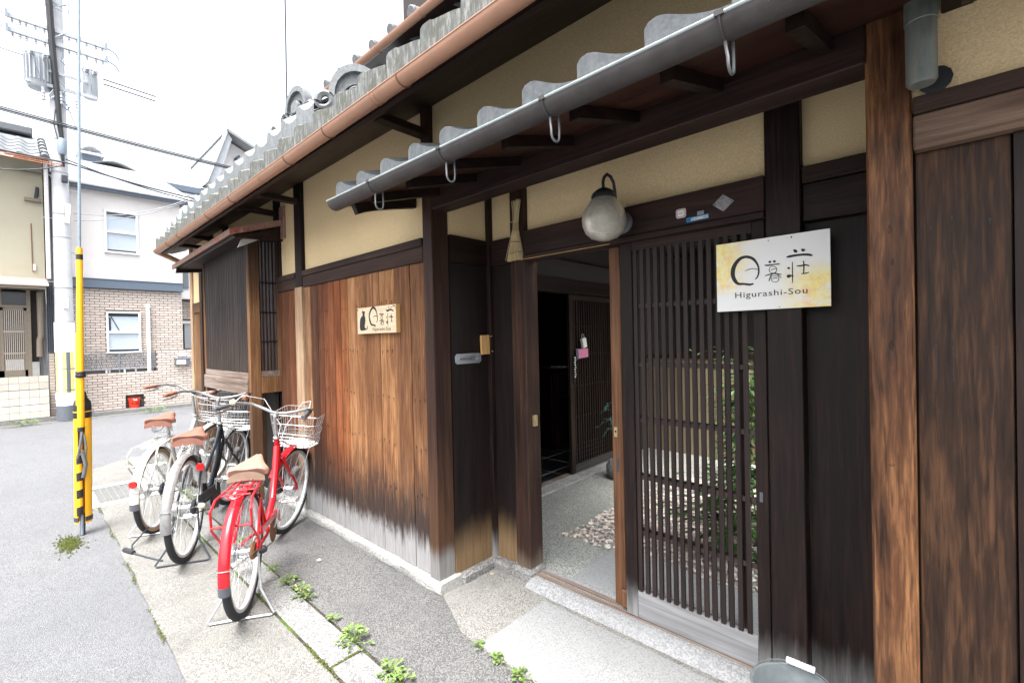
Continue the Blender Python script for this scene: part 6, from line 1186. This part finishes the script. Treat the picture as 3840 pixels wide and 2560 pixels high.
gh = thing('gable_house', 'white gabled house with grey verge board and pale tiled roof beyond the roofline', 'house', (-20, 6, 0))
b = MB(); b.prism([(4.95,0),(4.95,7.4),(5.62,9.35),(8.6,8.0),(8.6,0)], 'x', -24, -20.02); b.build('gable_wall', M['whitewall2'], gh)
b = MB(); b.prism([(4.86,7.42),(5.12,7.42),(5.66,9.22),(5.50,9.52)], 'x', -20.02, -19.5); b.build('verge_board', M['elec'], gh)
b = MB(); b.add([(-19.4,5.5,9.56),(-19.4,8.8,8.1),(-25,8.8,8.1),(-25,5.5,9.56),(-19.4,5.5,9.46),(-19.4,8.8,8.0),(-25,8.8,8.0),(-25,5.5,9.46)], [(0,1,2,3),(0,4,5,1),(4,7,6,5)]); b.build('roof', M['paleroof'], gh)
for i in range(12): b = MB(); b.tube([(-19.5-i*.4,5.55,9.57),(-19.5-i*.4,8.8,8.13)], .05, 5); b.build('roof_ridge_line', M['whitewall2'], gh)
b = MB(); b.add([(-19.4,4.82,7.40),(-19.4,5.55,9.56),(-25,5.55,9.56),(-25,4.82,7.4)], [(0,1,2,3)]); b.build('roof', M['paleroof'], gh)
box(-20.02, -19.96, 5.86, 5.95, 6.6, 8.7, 'downpipe', M['slate'], gh); box(-20.02,-19.98,5.40,5.44,6.6,7.9,'downpipe',M['elec'],gh); b = MB(); b.tube([(-19.9,5.9,8.68),(-19.9,6.02,8.8)], .05, 6); b.build('downpipe', M['slate'], gh)
b = MB(); b.tube([(-19.4,5.5,9.5),(-19.4,5.5,9.85)], .02, 5); b.tube([(-19.4,5.62,9.74),(-22,9.0,8.6)], .012, 4); b.build('aerial', M['iron'], gh)
# ------------------------------------------------------------------ cream stucco house at the left
ch = thing('cream_house', 'old cream stucco house with grey tiled roof and lattice sliding doors at the left edge', 'house', (HX-2, -1.2, 0))
box(HX-5, HX, -4, .385, 2.70, 5.15, 'upper_wall', M['cream'], ch)
b = MB(); b.add([(HX+.45,-4,2.64),(HX+.45,.42,2.67),(HX-.02,.40,2.84),(HX-.02,-4,2.84),(HX+.45,-4,2.61),(HX+.45,.42,2.64),(HX-.02,.40,2.80),(HX-.02,-4,2.80)], [(0,1,2,3),(4,7,6,5),(0,4,5,1),(1,5,6,2)]); b.build('lean_to_roof', M['lean'], ch)
for i in range(3): box(HX+.10+i*.11, HX+.107+i*.11, -4, .41, 2.79-i*.042, 2.806-i*.042, 'roof_seam', M['lean'], ch)
box(HX+.35, HX+.42, -4, .38, 2.585, 2.635, 'eave_beam', M['doorwood'], ch)
box(HX-.4, HX-.35, -4, .3, .9, 2.62, 'porch_wall', M['void'], ch)
box(HX-.30, HX-.02, .27, .385, .74, 2.62, 'side_pier', M['charboard'], ch)
b = MB(); b.tube([(HX+.03,.30,2.55),(HX+.03,.30,1.70),(HX+.04,.275,1.60),(HX+.04,.275,1.28)], [.05,.045,.042,.045], 10); b.build('wrapped_pipe', M['doorwood'], ch, smooth=True)
for (y0, y1) in ((-.62,-.235),(-.235,.115)):
    d = MB(); x = HX-.12+(0 if y0 < -.3 else .03); d.box(x,x+.03,y0,y0+.04,.90,2.24); d.box(x,x+.03,y1-.04,y1,.90,2.24); d.box(x,x+.03,y0,y1,2.19,2.24); d.box(x,x+.03,y0,y1,.90,1.03); do = d.build('sliding_door', M['doorwood'], ch)
    box(x+.008, x+.012, y0+.04, y1-.04, 1.03, 2.19, 'door_glass', M['darkglass'], do); sl__ = MB(); [sl__.box(x+.014,x+.026,y0+.05+i*.0265,y0+.063+i*.0265,1.03,2.19) for i in range(int((y1-y0-.1)/.0265)+1)]; sl__.build('lattice', M['paledoor'], do, kind='stuff')
    for z in (1.36, 1.78): box(x+.026, x+.034, y0+.04, y1-.04, z-.013, z+.013, 'lattice_rail', M['paledoor'], do)
    box(x+.0135, x+.0138, y0+.06, y1-.05, 1.03, 1.24, 'door_glass', M['curtain'], do)
box(HX-.12, HX-.06, -.7, .115, 2.245, 2.29, 'door_head', M['doorwood'], ch); box(HX-.10, HX-.09, -.7, .115, 2.29, 2.56, 'transom_glass', M['darkglass'], ch)
box(HX-.14, HX-.04, .115, .17, .90, 2.60, 'door_post', M['doorwood'], ch); box(HX-.14, HX-.06, -.26, -.21, 2.29, 2.6, 'door_post', M['doorwood'], ch)
box(HX-.35, HX-.10, .17, .28, .9, 2.6, 'niche', M['void'], ch); box(HX-.2, HX-.02, .17, .28, .90, 1.18, 'plinth', M['stone'], ch)
# tiled base in steps
for (xx, z0, z1) in ((HX-.0,.64,.905),(HX+.10,.35,.64),(HX+.16,.09,.35)): box(HX-.5, xx-.012, -3, .388, z0, z1-.005, 'base_step', M['mortar'], ch)
for (xx, z0, z1, n_) in ((HX,.64,.905,2),(HX+.10,.35,.64,2),(HX+.16,.09,.35,2)):
    for r_ in range(n_):
        hh = (z1-z0)/n_
        for i in range(11): box(xx-.012, xx, -1.09+i*.1345, -1.09+i*.1345+.1305, z0+r_*hh+.003, z0+(r_+1)*hh-.003, 'wall_tile', M['wicket'], ch, color=(rnd.uniform(.9,1.05),)*3)
# strip between the two houses
box(HX-.5, HX-.05, .388, .545, 2.68, 5.0, 'side_boards', M['charboard'], ch)
for i in range(6): box(HX-.05, HX-.03+.006*(i % 2), .390+i*.026, .414+i*.026, 2.68, 5.0, 'side_board', M['charboard'], ch)
b = MB(); b.grid([[(HX-.02+.012*math.sin(i*1.57), .388+i*.0075, z) for i in range(20)] for z in (1.36,2.68)]); b.build('corrugated_sheet', M['corrug'], ch)
b = MB(); b.tube([(HX+.03,.55,2.7),(HX+.03,.56,4.9)], .035, 8); b.build('white_pipe', M['paleconduit'], ch, smooth=True)
box(HX-.01, HX+.03, .22, .26, 2.98, 3.10, 'meter_box', M['paper'], ch); b = MB(); b.tube([(HX+.012,.215,2.95),(HX+.012,.21,3.9)], .008, 4); b.build('conduit', M['leather'], ch); box(HX, HX+.08, .13, .36, 4.33, 4.39, 'bracket_timber', M['doorwood'], ch); b = MB(); b.tube([(HX+.05,.30,4.45),(HX+.05,.31,4.62),(HX+.05,.28,4.36)], .025, 6); b.build('lamp_fitting', M['elecdark'], ch)
# tiled roof of the cream house: gable verge to the right
zc = lambda x: 5.10+.50*(HX+.45-x)
b = MB(); b.add([(HX+.45,-4,5.06),(HX+.45,.50,5.06),(HX-1.9,.50,zc(HX-1.9)-.04),(HX-1.9,-4,zc(HX-1.9)-.04)], [(0,1,2,3)]); b.build('roof_deck', M['paleroof'], ch)
tm = MB(); tm.grid([[(-d, wv*.30/10-.15, .030*math.cos(2*math.pi*(wv/10-.1))+d*.5+dz) for wv in range(11)] for d, dz in ((0,-.03),(0,.02),(.34,.005))]); tp = tm.build('roof_tile', M['paletile'], ch, loc=LOC, smooth=True); first = True
for r_ in range(5):
    for c_ in range(9):
        p = Vector((HX+.47-r_*.32, .20-c_*.285, zc(HX+.47-r_*.32)))-ch.location
        if first: tp.location = p; first = False
        else: inst(tp, ch, p)
for r_ in range(6): b = MB(); b.tube([(HX+.48-r_*.32, .42, zc(HX+.48-r_*.32)+.03),(HX+.15-r_*.32, .42, zc(HX+.15-r_*.32)+.01)], [.065,.055], 10); b.build('verge_tile', M['paletile'], ch, smooth=True)
box(HX-1.75, HX-1.45, -4, .30, zc(HX-1.6), zc(HX-1.6)+.16, 'ridge', M['paletile'], ch, c=.02)
b = MB(); b.add([(HX+.40,.49,5.0),(HX-1.9,.49,zc(HX-1.9)-.08),(HX-1.9,.49,5.0)], [(0,1,2)]); b.build('gable_end', M['whitewall2'], ch)
# ------------------------------------------------------------------ weeds, fallen leaf, twig
WL = ['small weed tuft at the kerb joint just in front of the red bicycle wheel','broad weed clump at the kerb joint right of the red bicycle stand','tiny weed between the two clumps right of the red bicycle','leafy pale weed clump beside the twig on the kerb joint','small sprawling weed halfway along the kerb joint','largest leafy weed clump standing at the kerb stone joint','weed cluster at the bottom edge on the kerb joint','second weed cluster at the very bottom edge of the kerb joint','small weed at the corner of the granite slab','mossy weed along the front edge of the granite slab','weed at the bottom edge beside the granite slab']
WP = [(-3.10,1.068,.055,22),(-2.857,1.063,.075,34),(-2.751,1.068,.04,14),(-2.641,1.072,.085,46),(-2.293,1.068,.045,20),(-2.053,1.062,.115,78),(-1.741,1.070,.075,44),(-1.655,1.070,.07,40),(-1.579,1.430,.035,18),(-1.446,1.422,.035,34),(-1.299,1.418,.05,36),(-4.06,1.065,.07,26),(-5.15,1.07,.09,36),(-5.38,1.07,.09,36),(-6.1,1.10,.10,40),(-6.9,1.15,.09,36),(-3.69,1.07,.06,24)]
WL += ['low weed at the kerb joint under the red bicycle frame','weed behind the black bicycle wheel','weed beside the white bicycle','weed tuft at the wall foot behind the white bicycle','weed at the far end of the kerb','low weed between the red and black bicycles']
for (x, y, s_, n_), lb in zip(WP, WL):
    q = random.Random(int(-x*1000)); mb = MB()
    for i in range(n_):
        a = q.uniform(0, 6.283); rr_ = s_*q.uniform(.05, .85); L = q.uniform(.018, .034)*(1 if s_ > .06 else .8); el = q.uniform(-.1, .75)
        p = Vector((x+rr_*math.cos(a)*.95, y+rr_*math.sin(a)*.75, .010+(s_-rr_)*q.uniform(.1, .75)+.004)); d = Vector((math.cos(a)*math.cos(el), math.sin(a)*math.cos(el), math.sin(el)*.7)); u = d.cross(Vector((0,0,1))).normalized()*L*.30; up_ = Vector((0,0,L*.10))
        mb.add([p, p+d*L*.3+u*.8, p+d*L*.42+u*.55, p+d*L*.62+u*1.05, p+d*L-up_*2, p+d*L*.62-u*1.05, p+d*L*.42-u*.55, p+d*L*.3-u*.8, p+d*L*.5-up_], [(0,1,8),(1,2,8),(2,3,8),(3,4,8),(4,5,8),(5,6,8),(6,7,8),(7,0,8)])
        if i % 3 == 0: mb.tube([(x, y, .004), p], .0013, 3)
    tag(mb.build('weed', M['weed']), lb, 'weed', 'weeds along the kerb joint')
tw = MB().tube([(-2.80,1.085,.012),(-2.74,1.075,.016),(-2.68,1.082,.014),(-2.62,1.090,.012)], [.004,.004,.003,.002], 6).build('twig', M['straw']); tag(tw, 'dry pale twig lying by the weeds on the kerb joint', 'twig')
for i, (x, y, s_, rz, lb) in enumerate(((-2.98,1.31,.022,.4,'dry pale leaf on the dark paving left of the wall foot'),(-1.99,1.93,.016,1.2,'small dry leaf in the corner of the gate recess'))):
    mb = MB(); c_, sn = math.cos(rz), math.sin(rz); mb.add([(x+(u*c_-v*sn)*s_, y+(u*sn+v*c_)*s_, .012+h*s_) for u, v, h in ((-1,0,.2),(-.3,.6,.5),(.6,.4,.1),(1,0,.4),(.5,-.5,.3),(-.4,-.5,.1),(0,0,0))], [(0,1,6),(1,2,6),(2,3,6),(3,4,6),(4,5,6),(5,0,6)]); tag(mb.build('fallen_leaf', M['pebbleleaf']), lb, 'leaf')
for x, y, lb in ((-12.55,.05,'yellow-green weeds at the foot of the cream house steps'),(-12.5,2.0,'weeds on the far kerb below the niche')):
    q = random.Random(9); mb = MB(); blades(mb, x, y, .0, .12, 60, .10, q, (.05,.12)); tag(mb.build('weed', M['weed']), lb, 'weed')
